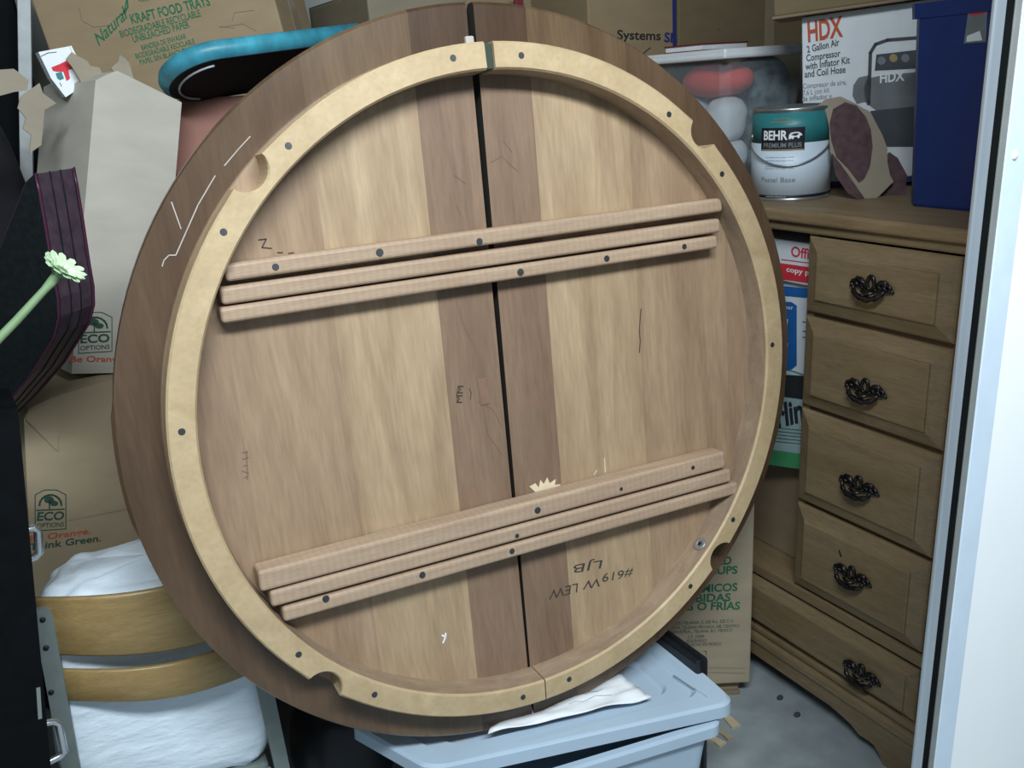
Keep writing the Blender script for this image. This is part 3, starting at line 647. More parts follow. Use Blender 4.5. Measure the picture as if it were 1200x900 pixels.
sheet('torn_edge', tf, [(974, 180), (984, 192), (1000, 215), (1012, 232), (1004, 234), (992, 226), (978, 205)], 'maroon_side', tt, .002, 0, -.004)
sf = Face(-40, on_z(1046, 232, ZT) + Vector((0.03, 0.025, 0)), 0, -10)
st = thing('torn_board', 'small dark brown scrap of board behind the torn lined cardboard', 'cardboard', sf.M)
sheet('torn_sheet', sf, [(1030, 234), (1060, 234), (1063, 205), (1052, 185), (1042, 178), (1034, 190), (1030, 210)], 'maroon_side', st)

# clear tote with white lid
CT = Vector((1.585, 1.635, ZT)); cw, cdp, chh = 0.30, 0.335, 0.305
ctf = Face(0, CT); ct = thing('clear_tote', 'clear plastic tote with white lid full of cloths and bags on the dresser', 'storage tote', ctf.M)
def taper_shell(name, w_, d_, h_, ins, mat, parent, th=0.003, z0=0.0, bulge=0):
    v = []; f = []
    def ring(i_, z):
        c = .02; x0, x1, y0, y1 = i_, w_ - i_, i_, d_ - i_
        return [(x0 + c, y0, z), (x1 - c, y0, z), (x1, y0 + c, z), (x1, y1 - c, z), (x1 - c, y1, z), (x0 + c, y1, z), (x0, y1 - c, z), (x0, y0 + c, z)]
    for r_ in (ring(ins, z0), ring(0, z0 + h_), ring(th, z0 + h_), ring(ins + th, z0 + th)): v += r_
    for k in range(3):
        for j in range(8): f.append((k * 8 + j, k * 8 + (j + 1) % 8, k * 8 + 8 + (j + 1) % 8, k * 8 + 8 + j))
    f.append(tuple(range(8))); f.append(tuple(range(24, 32)))
    return pydata(name, v, f, mat, parent)
taper_shell('body', cw, cdp, chh, .03, 'clear_plastic', ct, .003)
box('lid', -.012, cw + .012, -.012, cdp + .012, chh - .004, chh + .012, 'lid_white', ct, .006, 3)
box('lid_rim', -.016, cw + .016, -.016, cdp + .016, chh - .012, chh + .001, 'lid_white', ct, .005, 2)
tag(blob('red_cloth_bundle', CT + Vector((.085, .12, .245)), (.062, .105, .042), 'coral_cloth', None, .9, .12, 12, 28, 18, 1), 'bright coral red cloth bundle inside the clear tote', 'cloth')
tag(blob('white_cloth_bag', CT + Vector((.080, .080, .150)), (.052, .052, .052), 'white_cloth', None, .8, .18, 12, 28, 18, 2), 'white cloth bag in the middle of the clear tote near its corner', 'bag')
tag(blob('folded_towel', CT + Vector((.085, .22, .115)), (.055, .080, .095), 'pale_blue_cloth', None, .5, .06, 8, 28, 18, 3), 'pale blue folded towel in the far end of the clear tote', 'towel')
tag(blob('white_cloth_bag', CT + Vector((.090, .085, .052)), (.050, .050, .046), 'white_cloth', None, .8, .15, 12, 28, 18, 4), 'white bag at the bottom of the clear tote', 'bag')
tag(blob('patterned_cloth', CT + Vector((.205, .095, .15)), (.066, .075, .135), 'dark_cloth', None, .5, .1, 9, 28, 18, 5), 'dark patterned cloth in the right side of the clear tote', 'cloth')
sl = thing('striped_napkin', 'striped pink and green cloth low in the clear tote', 'cloth', CT + Vector((.045, .13, .008)))
for k, mt in enumerate(('stripe_green', 'white_cloth', 'stripe_pink', 'stripe_green')): box('stripe', 0, .06, .02, .12, k * .014, k * .014 + .0135, mt, sl, .004)
# maroon binder on the lid
bf = Face(8, CT + Vector((.10, .19, chh + .0125))); t = thing('maroon_binder', 'dark red flat binder lying on the clear tote lid', 'binder', bf.M)
box('cover', 0, .20, 0, .13, 0, .004, 'maroon_cover', t, .001, 1); box('pages', .004, .196, .003, .127, .004, .016, 'paper', t); box('cover', 0, .20, 0, .13, .016, .020, 'maroon_cover', t, .001, 1)

# ------------------------------------------------------------------ cartons behind, on the dresser and on the stacks
yb = 2.02
gf = Face(0, Vector((0, 0, 0)) + on_plane(690, 40, Vector((0, yb, 0)), Vector((0, 1, 0)))); gf.M.translation.z = ZT
ws_ = gf.uv(792, 40)[0]
t = carton('systems_carton', 'tan carton lettered Systems, behind the clear tote', gf, ws_, .30, .62, 'tan_card')
print_px(gf, 'Systems', t, (723, 46), (774, 47), 11, 'black_ink', .02); print_px(gf, 'SB', t, (778, 49), (793, 50), 11, 'navy_ink', .03)
strokes_px(gf, [[(752, 64), (762, 56)]], .003, 'black_ink', t)
box('side_tape', ws_ - .012, ws_ + .001, -.001, .30, .3, .6, 'navy_ink', t)
of = Face(0, on_plane(795, 40, Vector((0, yb, 0)), Vector((0, 1, 0)))); of.M.translation.z = ZT
wo = of.uv(948, 30)[0]
t = carton('olive_carton', 'dim brown carton with a clear tape strip, above the clear tote', of, wo, .34, .62, 'olive_card')
box('tape_strip', of.uv(896, 30)[0], of.uv(907, 30)[0], -.0012, -.0004, .0, .62, 'tape', t)
print_px(of, 'HANDLE WITH', t, (818, 14), (858, 8), 5, 'faded_ink'); strokes_px(of, [[(842, 34), (848, 22)], [(838, 36), (850, 34)]], .006, 'faded_ink', t)

def prop(name, label, x, y, wd, d, zb, h, az, mat):
    f_ = Face(az, Vector((x, y, zb))); return carton(name, label, f_, wd, d, h, mat)
# stack against the back wall
prop('stacked_carton', 'plain carton on the floor behind the round table, bottom of the back stack', .73, 2.00, .61, .50, 0, .56, 0, 'dull_card')
prop('stacked_carton', 'plain carton behind the round table, middle of the back stack', .73, 2.00, .61, .50, .565, .56, 0, 'tan_card')
prop('stacked_carton', 'grey brown carton peeking over the top middle of the round table', .86, 2.06, .26, .42, 1.13, .52, 0, 'grey_card')
prop('stacked_carton', 'dark brown carton peeking over the table left of the Systems carton', 1.13, 2.09, .21, .40, 1.13, .54, 2, 'dull_card')
p = on_plane(608, 4, Vector((0, 2.04, 0)), Vector((0, 1, 0)))
t = thing('red_folder', 'small red folder edge standing over the top of the table', 'folder', Matrix.Translation((p.x, 2.035, 1.135)))
box('cover', -.012, .012, 0, .012, 0, .50, 'maroon_cover', t, .002, 1); box('pages', -.010, .010, .002, .010, .003, .505, 'paper', t)

# kraft food tray carton, top left
kf = Face(-32, at(330, 30, 1.95), -7.5)
kx0, kz0 = kf.uv(55, 60)[0], 0; kw = -kf.uv(47, 30)[0]
kf.rebase(-kw, kf.uv(330, 30)[1] - .30)
t = thing('kraft_tray_carton', 'big kraft brown carton with green food tray lettering, upper left', 'box', kf.M)
box('body', 0, kw, 0, .30, 0, .56, 'kraft_card', t, .004)
for k in (0, 1): box('flap', .001, kw - .001, 0.001 + k * .15, .149 + k * .15, .559, .563, 'kraft_card', t, .001, 1)
print_px(kf, 'Natural', t, (116, 54), (153, 17), 13, 'green_ink', .01, .5)
strokes_px(kf, [[(146, 16), (150, 8), (149, -4), (147, 10), (143, 18)]], .003, 'green_ink', t)
print_px(kf, 'KRAFT FOOD TRAYS', t, (155, 28), (247, 6), 11, 'green_ink', .02)
print_px(kf, 'BIODEGRADABLE RECYCLABLE', t, (142, 44), (236, 19), 8, 'green_ink', .012); print_px(kf, 'UNBLEACHED PAPER', t, (157, 50), (223, 32), 8, 'green_ink', .012)
print_px(kf, 'BANDEJA DE ENVASAR', t, (167, 59), (219, 45), 6, 'green_ink', .01); print_px(kf, 'BIODEGRADABLE RECICLABLE', t, (160, 69), (229, 51), 6, 'green_ink', .01); print_px(kf, 'PAPEL SIN BLANQUEAR', t, (165, 76), (226, 60), 6, 'green_ink', .01)
print_px(kf, '®', t, (163, 3), (180, -1), 6, 'green_ink')
strokes_px(kf, [[(93, 10), (96, 24), (110, 32), (126, 30)]], .0012, 'faded_ink', t)
strokes_px(kf, [[(258, 32), (285, 28), (300, 36)], [(257, 31), (275, 33)], [(272, 25), (275, 15), (298, 12)]], .0012, 'faded_ink', t)
bm = bmesh.new(); add_box(bm, kw + .0004, kw + .0012, 0.12, .18, .0, .56); bm_obj('tape', bm, 'tape', t)
b0 = kf.M @ Vector((kw / 2, .2, 0))
prop('stacked_carton', 'plain carton on the floor under the kraft food tray carton', .10, 2.13, .50, .40, 0, .60, -12, 'dull_card')
prop('stacked_carton', 'plain carton standing directly under the kraft food tray carton', .10, 2.13, .50, .40, .605, b0.z - .66, -12, 'tan_card')

# ------------------------------------------------------------------ left stack: two moving boxes
ECO_AZ = 15
ef = Face(ECO_AZ, at(95, 250, 1.56), 17)
poly = [(112, 94), (126, 87), (137, 83), (146, 87), (213, 120), (206, 205), (204, 240), (192, 436), (84, 438), (97, 270)]
q = [ef.uv(*p) for p in poly]; zb = min(b_ for a, b_ in q); xb0 = min(a for a, b_ in q)
ef.rebase(xb0, zb); q = [ef.uv(*p) for p in poly]
e1 = thing('torn_moving_box', 'tall pale moving box with torn open top, left of the table', 'box', ef.M)
prism('body', q, 0, .26, 'moving_card', e1)
def eco(face, parent, x0, x1, y0, y1, s):
    """shield stamp: frame, tree arch, lettering"""
    X = lambda k: x0 + (x1 - x0) * k; Y = lambda k: y0 + (y1 - y0) * k
    strokes_px(face, [[(X(0), Y(1)), (X(0), Y(.12)), (X(.3), Y(.0)), (X(.7), Y(0)), (X(1), Y(.12)), (X(1), Y(.95)), (X(0), Y(1))]], .0016, 'dark_green_ink', parent)
    strokes_px(face, [[(X(.5 + .36 * math.cos(R(a))), Y(.38 - .26 * math.sin(R(a)))) for a in range(0, 181, 20)]], .0035, 'dark_green_ink', parent)
    flat_px(face, parent, [(X(.5 + .17 * math.cos(R(a)) - .05), Y(.24 + .09 * math.sin(R(a)))) for a in range(0, 360, 40)], 'dark_green_ink'); flat_px(face, parent, [(X(.62 + .14 * math.cos(R(a))), Y(.33 + .07 * math.sin(R(a)))) for a in range(0, 360, 40)], 'dark_green_ink')
    strokes_px(face, [[(X(.47), Y(.24)), (X(.47), Y(.46))], [(X(.05), Y(.5)), (X(.95), Y(.47))]], .0025, 'dark_green_ink', parent)
    print_px(face, 'ECO', parent, (X(.05), Y(.75)), (X(.93), Y(.72)), (y1 - y0) * .2, 'dark_green_ink', .03)
    print_px(face, 'OPTIONS', parent, (X(.05), Y(.93)), (X(.93), Y(.89)), (y1 - y0) * .11, 'dark_green_ink', .01)
eco(ef, e1, 92, 131, 366, 414, 1)
print_px(ef, 'Be Orange.', e1, (82, 424), (146, 424), 7, 'orange_ink', .02)
# torn flaps round the open top
def flap_px(name, parent, face, pts, mat, y0=0.0, th=.0035, lean=0.0):
    qq = [face.uv(*p) for p in pts]; zmin = min(b_ for a, b_ in qq)
    return prism(name, qq, y0, y0 + th, mat, parent, lambda a, yy, b_: (a, yy + lean * (b_ - zmin), b_))
flap_px('torn_flap', e1, ef, [(113, 94), (104, 76), (97, 66), (105, 57), (112, 62), (123, 68), (126, 74), (137, 76), (140, 84), (126, 88)], 'torn_card', .07, .003, .25)
flap_px('torn_flap', e1, ef, [(145, 86), (140, 78), (150, 70), (152, 62), (158, 66), (163, 72), (166, 92), (172, 102), (160, 96)], 'torn_card', .03, .003, .3)
lf_ = [(58, 170), (44, 180), (46, 158), (36, 150), (40, 138), (30, 126), (34, 112), (45, 104), (56, 96), (60, 108), (76, 120), (62, 128)]
flap_px('torn_flap', e1, ef, lf_, 'torn_card', .04, .003, .0)
flap_px('torn_flap', e1, ef, [(-30, 110), (-2, 104), (8, 112), (30, 106), (46, 104), (48, 92), (38, 84), (30, 78), (14, 79), (6, 88), (-30, 92)], 'torn_card', .06, .003, .0)
# white packet stuck in the torn box
pf = Face(5, at(77, 114, 1.60), -16)
t = thing('paper_packet', 'small white paper packet with red and teal print, in the torn moving box', 'packet', pf.M)
pk = [pf.uv(*p) for p in [(45, 61), (82, 54), (90, 70), (109, 90), (92, 104), (77, 114), (60, 92)]]
prism('packet_body', pk, 0, .035, 'paper', t)
flat_px(pf, t, [(60, 79), (70, 75), (78, 71), (84, 74), (86, 80), (80, 82), (82, 92), (78, 95), (74, 84), (66, 84), (62, 83)], 'red_ink', 'printed_shape'); flat_px(pf, t, [(65, 86), (72, 84), (75, 92), (70, 94), (67, 92)], 'can_teal', 'printed_shape')
strokes_px(pf, [[(48, 66), (56, 62), (66, 61)], [(82, 56), (96, 82), (100, 90)], [(70, 97), (72, 101)]], .0015, 'picture_mid', t, 'printed_line')
box('fold', pk[1][0] - .002, pk[1][0] + .002, -.003, .034, pk[1][1] - .05, pk[1][1], 'paper', t)
# reddish carton behind the torn box
rf = Face(-20, at(240, 190, 1.78)); rf.rebase(rf.uv(205, 200)[0], -rf.M.translation.z)
t = thing('reddish_carton', 'tall reddish brown carton between the torn moving box and the table', 'box', rf.M)
box('body', 0, .16, 0, .11, 0, rf.uv(240, 116)[1], 'red_card', t, .004)
for k in (0, 1): box('flap', .001, .159, .001 + k * .055, .054 + k * .055, rf.uv(240, 116)[1] - .001, rf.uv(240, 116)[1] + .002, 'red_card', t, .001, 1)

# lower moving box
e2f = Face(ECO_AZ, at(36, 560, 1.54), 14)
poly = [(28, 492), (33, 478), (60, 466), (130, 445), (250, 436), (262, 640), (262, 720), (40, 720), (35, 640)]
q = [e2f.uv(*p) for p in poly]; zb = min(b_ for a, b_ in q); e2f.rebase(min(a for a, b_ in q), zb); q = [e2f.uv(*p) for p in poly]
e2 = thing('moving_box', 'brown moving box with green stamp, under the torn moving box', 'box', e2f.M)
prism('body', q, 0, .28, 'moving_card_low', e2)
eco(e2f, e2, 41, 77, 574, 622, 1)
print_px(e2f, 'Be Orange.', e2, (34, 635), (106, 625), 7, 'orange_ink', .02); print_px(e2f, 'Think Green.', e2, (34, 645), (118, 634), 8, 'dark_green_ink', .02)
prism('top_flap', [e2f.uv(*p) for p in [(33, 478), (60, 466), (70, 463), (67, 528), (64, 526), (30, 492)]], -.003, 0.0, 'moving_card_low', e2)
strokes_px(e2f, [[(80, 610), (155, 595)]], .002, 'torn_card', e2, 'crease')
# supports for the left stack
p2 = e2f.M @ Vector((.2, .16, 0))
prop('stacked_carton', 'plain carton on the floor under the stamped moving box', -.06, 1.67, .36, .24, 0, .38, 10, 'dull_card')

# ------------------------------------------------------------------ ironing board, teal cover, seen from below
A = at(262, 66, 1.56); B = at(385, 50, 1.66); Cc = at(228, 121, 1.74)
ex = (B - A).normalized(); ey = (Cc - A); ey = (ey - ex * ey.dot(ex)); wd_ib = ey.length; ey.normalize(); ez = ex.cross(ey)
MI = Matrix.Identity(4)
for i in range(3): MI[i][0] = ex[i]; MI[i][1] = ey[i]; MI[i][2] = ez[i]; MI[i][3] = A[i]
if ez.z < 0:
    pass
ib = thing('ironing_board', 'teal covered ironing board end with dark underside, behind the top left of the table', 'ironing board', MI)
def nose(i_): # outline with rounded left end
    pts = []; w2 = wd_ib / 2
    for k in range(17):
        a = math.pi / 2 + math.pi * k / 16
        pts.append((0.0 + (w2 * .85 - i_) * math.cos(a), w2 - (w2 - i_) * math.sin(a) * -1 if False else w2 + (w2 - i_) * math.sin(a)))
    return pts + [(.28, i_), (.28, wd_ib - i_)]
sgn = 1 if ez.z > 0 else -1
v = []; f = []; rg = [(.012, 0), (.0, .006), (-.004, .018), (.0, .030), (.012, .036), (.05, .038)]
for i_, z in rg: v += [(a, b_, sgn * z) for a, b_ in nose(i_)]
k = 19
for r_ in range(len(rg) - 1):
    for j in range(k): f.append((r_ * k + j, r_ * k + (j + 1) % k, r_ * k + k + (j + 1) % k, r_ * k + k + j))
f.append(tuple(range((len(rg) - 1) * k, len(rg) * k))); pydata('cover', v, f, 'teal_satin', ib, True)
v = [(a, b_, 0) for a, b_ in nose(.010)] + [(a, b_, sgn * .004) for a, b_ in nose(.010)]
f = [tuple(range(k)), tuple(range(k, 2 * k))] + [(j, (j + 1) % k, k + (j + 1) % k, k + j) for j in range(k)]
pydata('underside', v, f, 'black_cloth', ib)
cp = nose(.028); tube('cord', [(a, b_, -sgn * .003) for a, b_ in cp[1:16]] , .0022, 'cord', ib, 6)

# ------------------------------------------------------------------ far left: cabinet, post, case, flower, black trunk
cb = thing('black_cabinet', 'tall black cabinet in the dark upper left corner', 'cabinet', Matrix.Translation((-.445, 2.42, 0)) @ Matrix.Rotation(R(4), 4, 'Z'))
box('body', 0, .60, 0, .28, .03, 2.2, 'black_paint', cb, .004); box('door', .005, .278, -.018, 0, .06, 2.17, 'black_paint', cb, .003); box('door', .282, .595, -.018, 0, .06, 2.17, 'black_paint', cb, .003); box('plinth', .01, .59, .01, .27, 0, .03, 'black_paint', cb)
PY = (Vector((0, 2.355, 0)), Vector((0, 1, 0))); p0 = on_plane(30, 96, *PY); p1 = on_plane(28, -40, *PY)
pz = (p1 - p0).normalized()
pt = thing('shelf_post', 'pale grey metal upright post in the upper left corner', 'post', Matrix.Translation(Vector((p0.x, p0.y, p0.z)) - pz * 0.0))
Mp = Matrix.Rotation(math.atan2(pz.x, pz.z), 4, 'Y')
ex_ = (p0.z) / pz.z
def rot_box(name, x0, x1, y0, y1, z0, z1, mat, par): o = box(name, x0, x1, y0, y1, z0, z1, mat, par, .001, 1); o.matrix_local = Mp; return o
rot_box('flange', -.014, .014, 0, .003, -ex_, .75, 'post_grey', pt); rot_box('flange', .011, .014, 0, .02, -ex_, .75, 'post_grey', pt)

tag(blob('corner_dark_filler', (-.065, 2.225, .735), (.150, .10, .73), 'black_cloth', None, .45, .05, 5, 40, 40, 31), 'added tall black shape deepening the dark left corner', 'bag')  # added black shape that fills the left corner with darkness
# zipped case
cn = Vector((-.74, -.67, 0)).normalized(); cO = at(60, 330, 1.27); cxx = Vector((-cn.y, cn.x, 0)) ; cxx = cxx if cxx.dot(WX) > 0 else -cxx
CM = Matrix.Identity(4); cy_ = -cn; cz_ = Vector((0, 0, 1))
for i in range(3): CM[i][0] = cxx[i]; CM[i][1] = cy_[i]; CM[i][2] = cz_[i]; CM[i][3] = cO[i]
cf = Face(0, Vector((0, 0, 0))); cf.M = CM
cpx = [(40, 204), (44, 225), (52, 270), (61, 324), (66, 350), (67, 372), (62, 394), (33, 441), (0, 480), (-40, 520), (-80, 470), (-60, 400), (0, 291), (30, 215)]
cq = [cf.uv(*p) for p in cpx]; cf.rebase(0, min(b_ for a, b_ in cq)); cq = [cf.uv(*p) for p in cpx]
cs = thing('zipped_case', 'dark burgundy leather zipped case standing against the pale moving box', 'case', cf.M)
TH = .078
prism('spine', cq, .006, TH - .006, 'burgundy_leather', cs)
prism('front_cover', cq, 0, .007, 'black_leather', cs); prism('back_cover', cq, TH - .007, TH, 'black_leather', cs)
for yy, rr in ((.003, .0026), (TH - .003, .0026)): tube('piping', [(a, yy, b_) for a, b_ in cq], rr, 'plum_trim', cs, 6, True)
cen = Vector((sum(a for a, b_ in cq) / len(cq), sum(b_ for a, b_ in cq) / len(cq)))
for yy in (TH * .36, TH * .62):
    tube('zip', [((a - cen.x) * 1.002 + cen.x, yy, (b_ - cen.y) * 1.002 + cen.y) for a, b_ in cq], .0012, 'black_leather', cs, 5, True)
# stand under the case
# artificial daisy
s0 = at(-14, 410, 1.08); s1 = at(20, 375, 1.10); s2 = at(52, 340, 1.125); s3 = at(68, 322, 1.135)
fl = thing('daisy_stem', 'pale green artificial daisy on a green stem in front of the burgundy case', 'flower', s0)
rel = [p - s0 for p in (s0, s1, s2, s3)]
stm = tube('stem', [(-.06, .0, -.055)] + rel, [.0058, .0058, .0056, .0052, .0075], 'stem_green', fl, 8)
dirf = (rel[3] - rel[2]).normalized(); dirf = (dirf * .7 + Vector((.2, -.5, .35))).normalized()
fm = Matrix.Translation(rel[3]) @ dirf.to_track_quat('Z', 'Y').to_matrix().to_4x4()
fm_head = lathe('flower_head', [(.004, -.004), (.009, .001), (.012, .005), (.009, .009), (.001, .010)], 'stem_green', fl, 16, fm)
for k in range(22):
    a = 6.2832 * k / 22; L_ = random.uniform(.023, .028); up_ = .012 if k % 2 else .017
    c_, s_ = math.cos(a), math.sin(a); wd2 = .0058
    pp = [(.006, 0, .004), (.016, wd2, .007 + up_ * .4), (L_, wd2 * .8, up_), (L_ + .003, 0, up_ + .001), (L_, -wd2 * .8, up_), (.016, -wd2, .007 + up_ * .4)]
    vv = [(x * c_ - y * s_, x * s_ + y * c_, z) for x, y, z in pp] + [(x * c_ - y * s_, x * s_ + y * c_, z + .0012) for x, y, z in pp]
    pydata('petal', vv, [tuple(range(6)), tuple(range(11, 5, -1))] + [(i, (i + 1) % 6, 6 + (i + 1) % 6, 6 + i) for i in range(6)], 'petal_green', fl, False, fm)

# black trunk with metal handles
bf_ = Face(4, at(42, 700, 1.20), 10)
bq = [bf_.uv(*p) for p in [(21, 478), (34, 600), (48, 740), (62, 900)]]
zf = -((bf_.M @ Vector((0, 0, 0))).z) / math.cos(R(10))
bf_.rebase(0, zf + .005); bq = [bf_.uv(*p) for p in [(21, 478), (62, 900)]]
tk = thing('black_equipment_case', 'tall black equipment case with silver handles at the left edge', 'case', bf_.M)
xr_ = bq[0][0]; xr2 = bq[1][0]; hk = bq[0][1]
prism('body', [(-.5, .03), (xr2 + .01, .03), (xr_, hk), (-.5, hk)], 0, .11, 'black_paint', tk)
prism('lid_band', [(-.502, .0), (xr2 + .013, .0), (xr2 + .012, .06), (-.502, .06)], -.004, .114, 'black_plastic', tk)
for (pa, pb_, pc_, pd_) in [((26, 632), (48, 627), (50, 662), (33, 668)), ((52, 862), (72, 857), (80, 898), (62, 906))]:
    hq = [bf_.uv(*p) for p in (pa, pb_, pc_, pd_)]; yy = .03
    P_ = [Vector((hq[0][0] - .02, yy, hq[0][1])), Vector((hq[0][0], yy, hq[0][1])), Vector((hq[1][0] - .006, yy, hq[1][1])), Vector((hq[1][0], yy, hq[1][1] - .006)), Vector((hq[2][0], yy, hq[2][1] + .006)), Vector((hq[2][0] - .006, yy, hq[2][1])), Vector((hq[3][0], yy, hq[3][1])), Vector((hq[3][0] - .02, yy, hq[3][1]))]
    tube('handle', P_, .0058, 'chrome', tk, 8)
for p in [(46, 820)]:
    a, b_ = bf_.uv(*p); box('corner_plate', a - .003, a + .002, -.002, .001, b_ - .03, b_ + .02, 'grey_metal', tk)

# ------------------------------------------------------------------ folding chair seen from the back, white plastic wrapped load on it
chf = Face(-4, at(70, 850, 1.38), 5)
pl = chf.uv(70, 850); prt = chf.uv(325, 850)
h0 = (chf.M @ Vector((0, 0, 0))).z; chf.rebase(0, -h0 / math.cos(R(5)) + .030)
ch = thing('folding_chair', 'metal folding chair with two curved wooden back slats, lower left', 'chair', chf.M)
def leg_px(name, a, b_, wid, dep, mat, y0=0.0, ext=0.0):
    A_ = Vector(chf.uv(*a)); B_ = Vector(chf.uv(*b_)); d = (B_ - A_).normalized(); B2 = A_ + d * ((A_.y - 0.0) / -d.y) if ext else B_
    n_ = Vector((-d.y, d.x)) * wid / 2; k_ = 6
    top = [A_ + n_ * math.cos(R(t_)) * 1 - d * wid / 2 * math.sin(R(t_)) for t_ in range(0, 181, 30)]
    q_ = top + [B2 - n_, B2 + n_]
    return prism(name, q_, y0, y0 + dep, mat, ch)
lg = leg_px('leg', (50, 722), (83, 900), .026, .022, 'grey_metal', 0, 1); rg_ = leg_px('leg', (303, 770), (331, 900), .026, .022, 'grey_metal', 0, 1)
for p in [(50, 726), (54, 759), (60, 811)]:
    a, b_ = chf.uv(*p); o = lathe('rivet', [(.0042, 0), (.0042, .002), (.002, .003)], 'black_plastic', lg, 10, Matrix.Translation((a, 0, b_)) @ Matrix.Rotation(R(90), 4, 'X'))
def slat(pTL, pTR, pBL, pBR):
    tl_, tr_, bl_, br_ = [Vector(chf.uv(*p)) for p in (pTL, pTR, pBL, pBR)]; n = 20; v = []; f = []
    for i in range(n + 1):
        s = i / n; y = .010 - .045 * math.sin(math.pi * s); top = tl_.lerp(tr_, s); bot = bl_.lerp(br_, s)
        for yy in (y, y + .010):
            for zz in (0, .04, .96, 1): 
                q_ = bot.lerp(top, zz); v.append((q_.x, yy + (.002 if zz in (0, 1) and yy == y else -.002 if zz in (0, 1) else 0), q_.y))
    for i in range(n):
        a = i * 8; b2 = a + 8
        for (j, k_) in [(0, 1), (1, 2), (2, 3), (3, 7), (7, 6), (6, 5), (5, 4), (4, 0)]: f.append((a + j, a + k_, b2 + k_, b2 + j))
    f.append((0, 1, 2, 3, 7, 6, 5, 4)); f.append(tuple(n * 8 + j for j in (0, 1, 2, 3, 7, 6, 5, 4)))
    return pydata('back_slat', v, f, 'slat_wood', ch, True)
slat((40, 706), (302, 656), (60, 772), (310, 732)); slat((66, 790), (312, 744), (74, 826), (318, 784))
sb = chf.uv(300, 884)[1]; sl_, sr_ = chf.uv(85, 900)[0], chf.uv(330, 890)[0]
# seat slopes slightly down to the far side and carries the wrapped load
zse = chf.uv(320, 868)[1] - .055
seat = box('seat', sl_ + .012, sr_ - .02, .012, .36, zse - .028, zse, 'grey_metal', ch, .008, 2)
box('seat_edge', sl_ + .010, sr_ - .018, .006, .012, zse - .05, zse - .006, 'grey_metal', ch, .003)
for xx in (sl_ + .015, sr_ - .035): 
    tube('rear_leg', [(xx, .03, zse - .02), (xx, .36, .0)], .011, 'grey_metal', ch, 8)
Mb = chf.M
bagc = chf.M @ Vector(((sl_ + sr_) / 2 - .005, .112, zse + .205))
bgo = blob('white_plastic_bundle', (0, 0, 0), (.178, .092, .200), 'white_plastic_film', None, .27, .14, 9, 64, 48, 11, Matrix.Identity(4))
bgo.matrix_world = Matrix.Translation(bagc) @ Matrix.Rotation(R(-4), 4, 'Z') @ Matrix.Rotation(R(5), 4, 'Y')
tag(bgo, 'white plastic wrapped bundle on the folding chair behind the slats', 'bundle')

# ------------------------------------------------------------------ grey tote under the table
zr = .31
FR = on_z(866, 822, .300); FL = on_z(503, 901, .350); BL = on_z(405, 846, .346); BR = FR + (on_z(778, 745, .325) - on_z(862, 820, .318)) * 1.25
tm = thing('grey_tote', 'blue grey plastic tote with a sprung lid under the table edge', 'storage tote', Matrix.Translation((0.66, 1.10, 0)))
org = Vector((0.66, 1.10, 0))
def bil(s, t_): return (FL * (1 - s) + FR * s) * (1 - t_) + (BL * (1 - s) + BR * s) * t_
def lidring(ins, dz_, rc=.11):
    """rounded outline in lid space; ins inset in metres"""
    pts = []; sx, sy = ins / .52, ins / .28
    rx, ry = rc * .55, rc
    for (cx_, cy_2, a0) in [(1 - sx - rx, 1 - sy - ry, 0), (sx + rx, 1 - sy - ry, 90), (sx + rx, sy + ry, 180), (1 - sx - rx, sy + ry, 270)]:
        for k_ in range(7):
            a = R(a0 + 15 * k_); p = bil(cx_ + rx * math.cos(a), cy_2 + ry * math.sin(a)); pts.append(p - org + Vector((0, 0, dz_)))
    return pts
def ringmesh(name, rings, mat, parent, cap0=True, cap1=True):
    v = []; f = []; k_ = len(rings[0])
    for r_ in rings: v += r_
    for i in range(len(rings) - 1):
        for j in range(k_): f.append((i * k_ + j, i * k_ + (j + 1) % k_, (i + 1) * k_ + (j + 1) % k_, (i + 1) * k_ + j))
    if cap0: f.append(tuple(range(k_)))
    if cap1: f.append(tuple(range((len(rings) - 1) * k_, len(rings) * k_)))
    return pydata(name, v, f, mat, parent)
ringmesh('lid', [lidring(.004, -.030), lidring(0, -.030), lidring(.001, -.006), lidring(.006, 0), lidring(.040, 0), lidring(.046, -.008), lidring(.075, -.008), lidring(.08, -.016)], 'tote_plastic', tm)
# body: level rim below the lid
FRb = Vector((FR.x - .012, FR.y + .012, .262)); FLb = Vector((FL.x + .02, FL.y + .0, .285)); BLb = Vector((BL.x + .02, BL.y - .01, .285)); BRb = Vector((BR.x - .012, BR.y - .01, .270))
FRb = on_z(850, 846, .268); dfr = (on_z(673, 900, .268) - FRb); FLb = FRb + dfr.normalized() * .50; BRb = FRb + (BR - FR) * .95; BLb = FLb + (BR - FR) * .95
def bring(ins, z):
    pts = []; sx, sy = ins / .52, ins / .28; rx, ry = .05, .10
    for (cx_, cy_2, a0) in [(1 - sx - rx, 1 - sy - ry, 0), (sx + rx, 1 - sy - ry, 90), (sx + rx, sy + ry, 180), (1 - sx - rx, sy + ry, 270)]:
        for k_ in range(7):
            a = R(a0 + 15 * k_); s, t_ = cx_ + rx * math.cos(a), cy_2 + ry * math.sin(a)
            p = (FLb * (1 - s) + FRb * s) * (1 - t_) + (BLb * (1 - s) + BRb * s) * t_; pts.append(Vector((p.x - org.x, p.y - org.y, z)))
    return pts
ringmesh('body', [bring(.045, 0.0), bring(.04, .003), bring(.016, .240), bring(.012, .262), bring(.016, .262), bring(.022, .240), bring(.05, .012)], 'tote_plastic', tm)
ringmesh('rim', [bring(.010, .236), bring(0, .240), bring(0, .262), bring(.004, .268), bring(.016, .268), bring(.016, .236)], 'tote_plastic', tm, False, False)
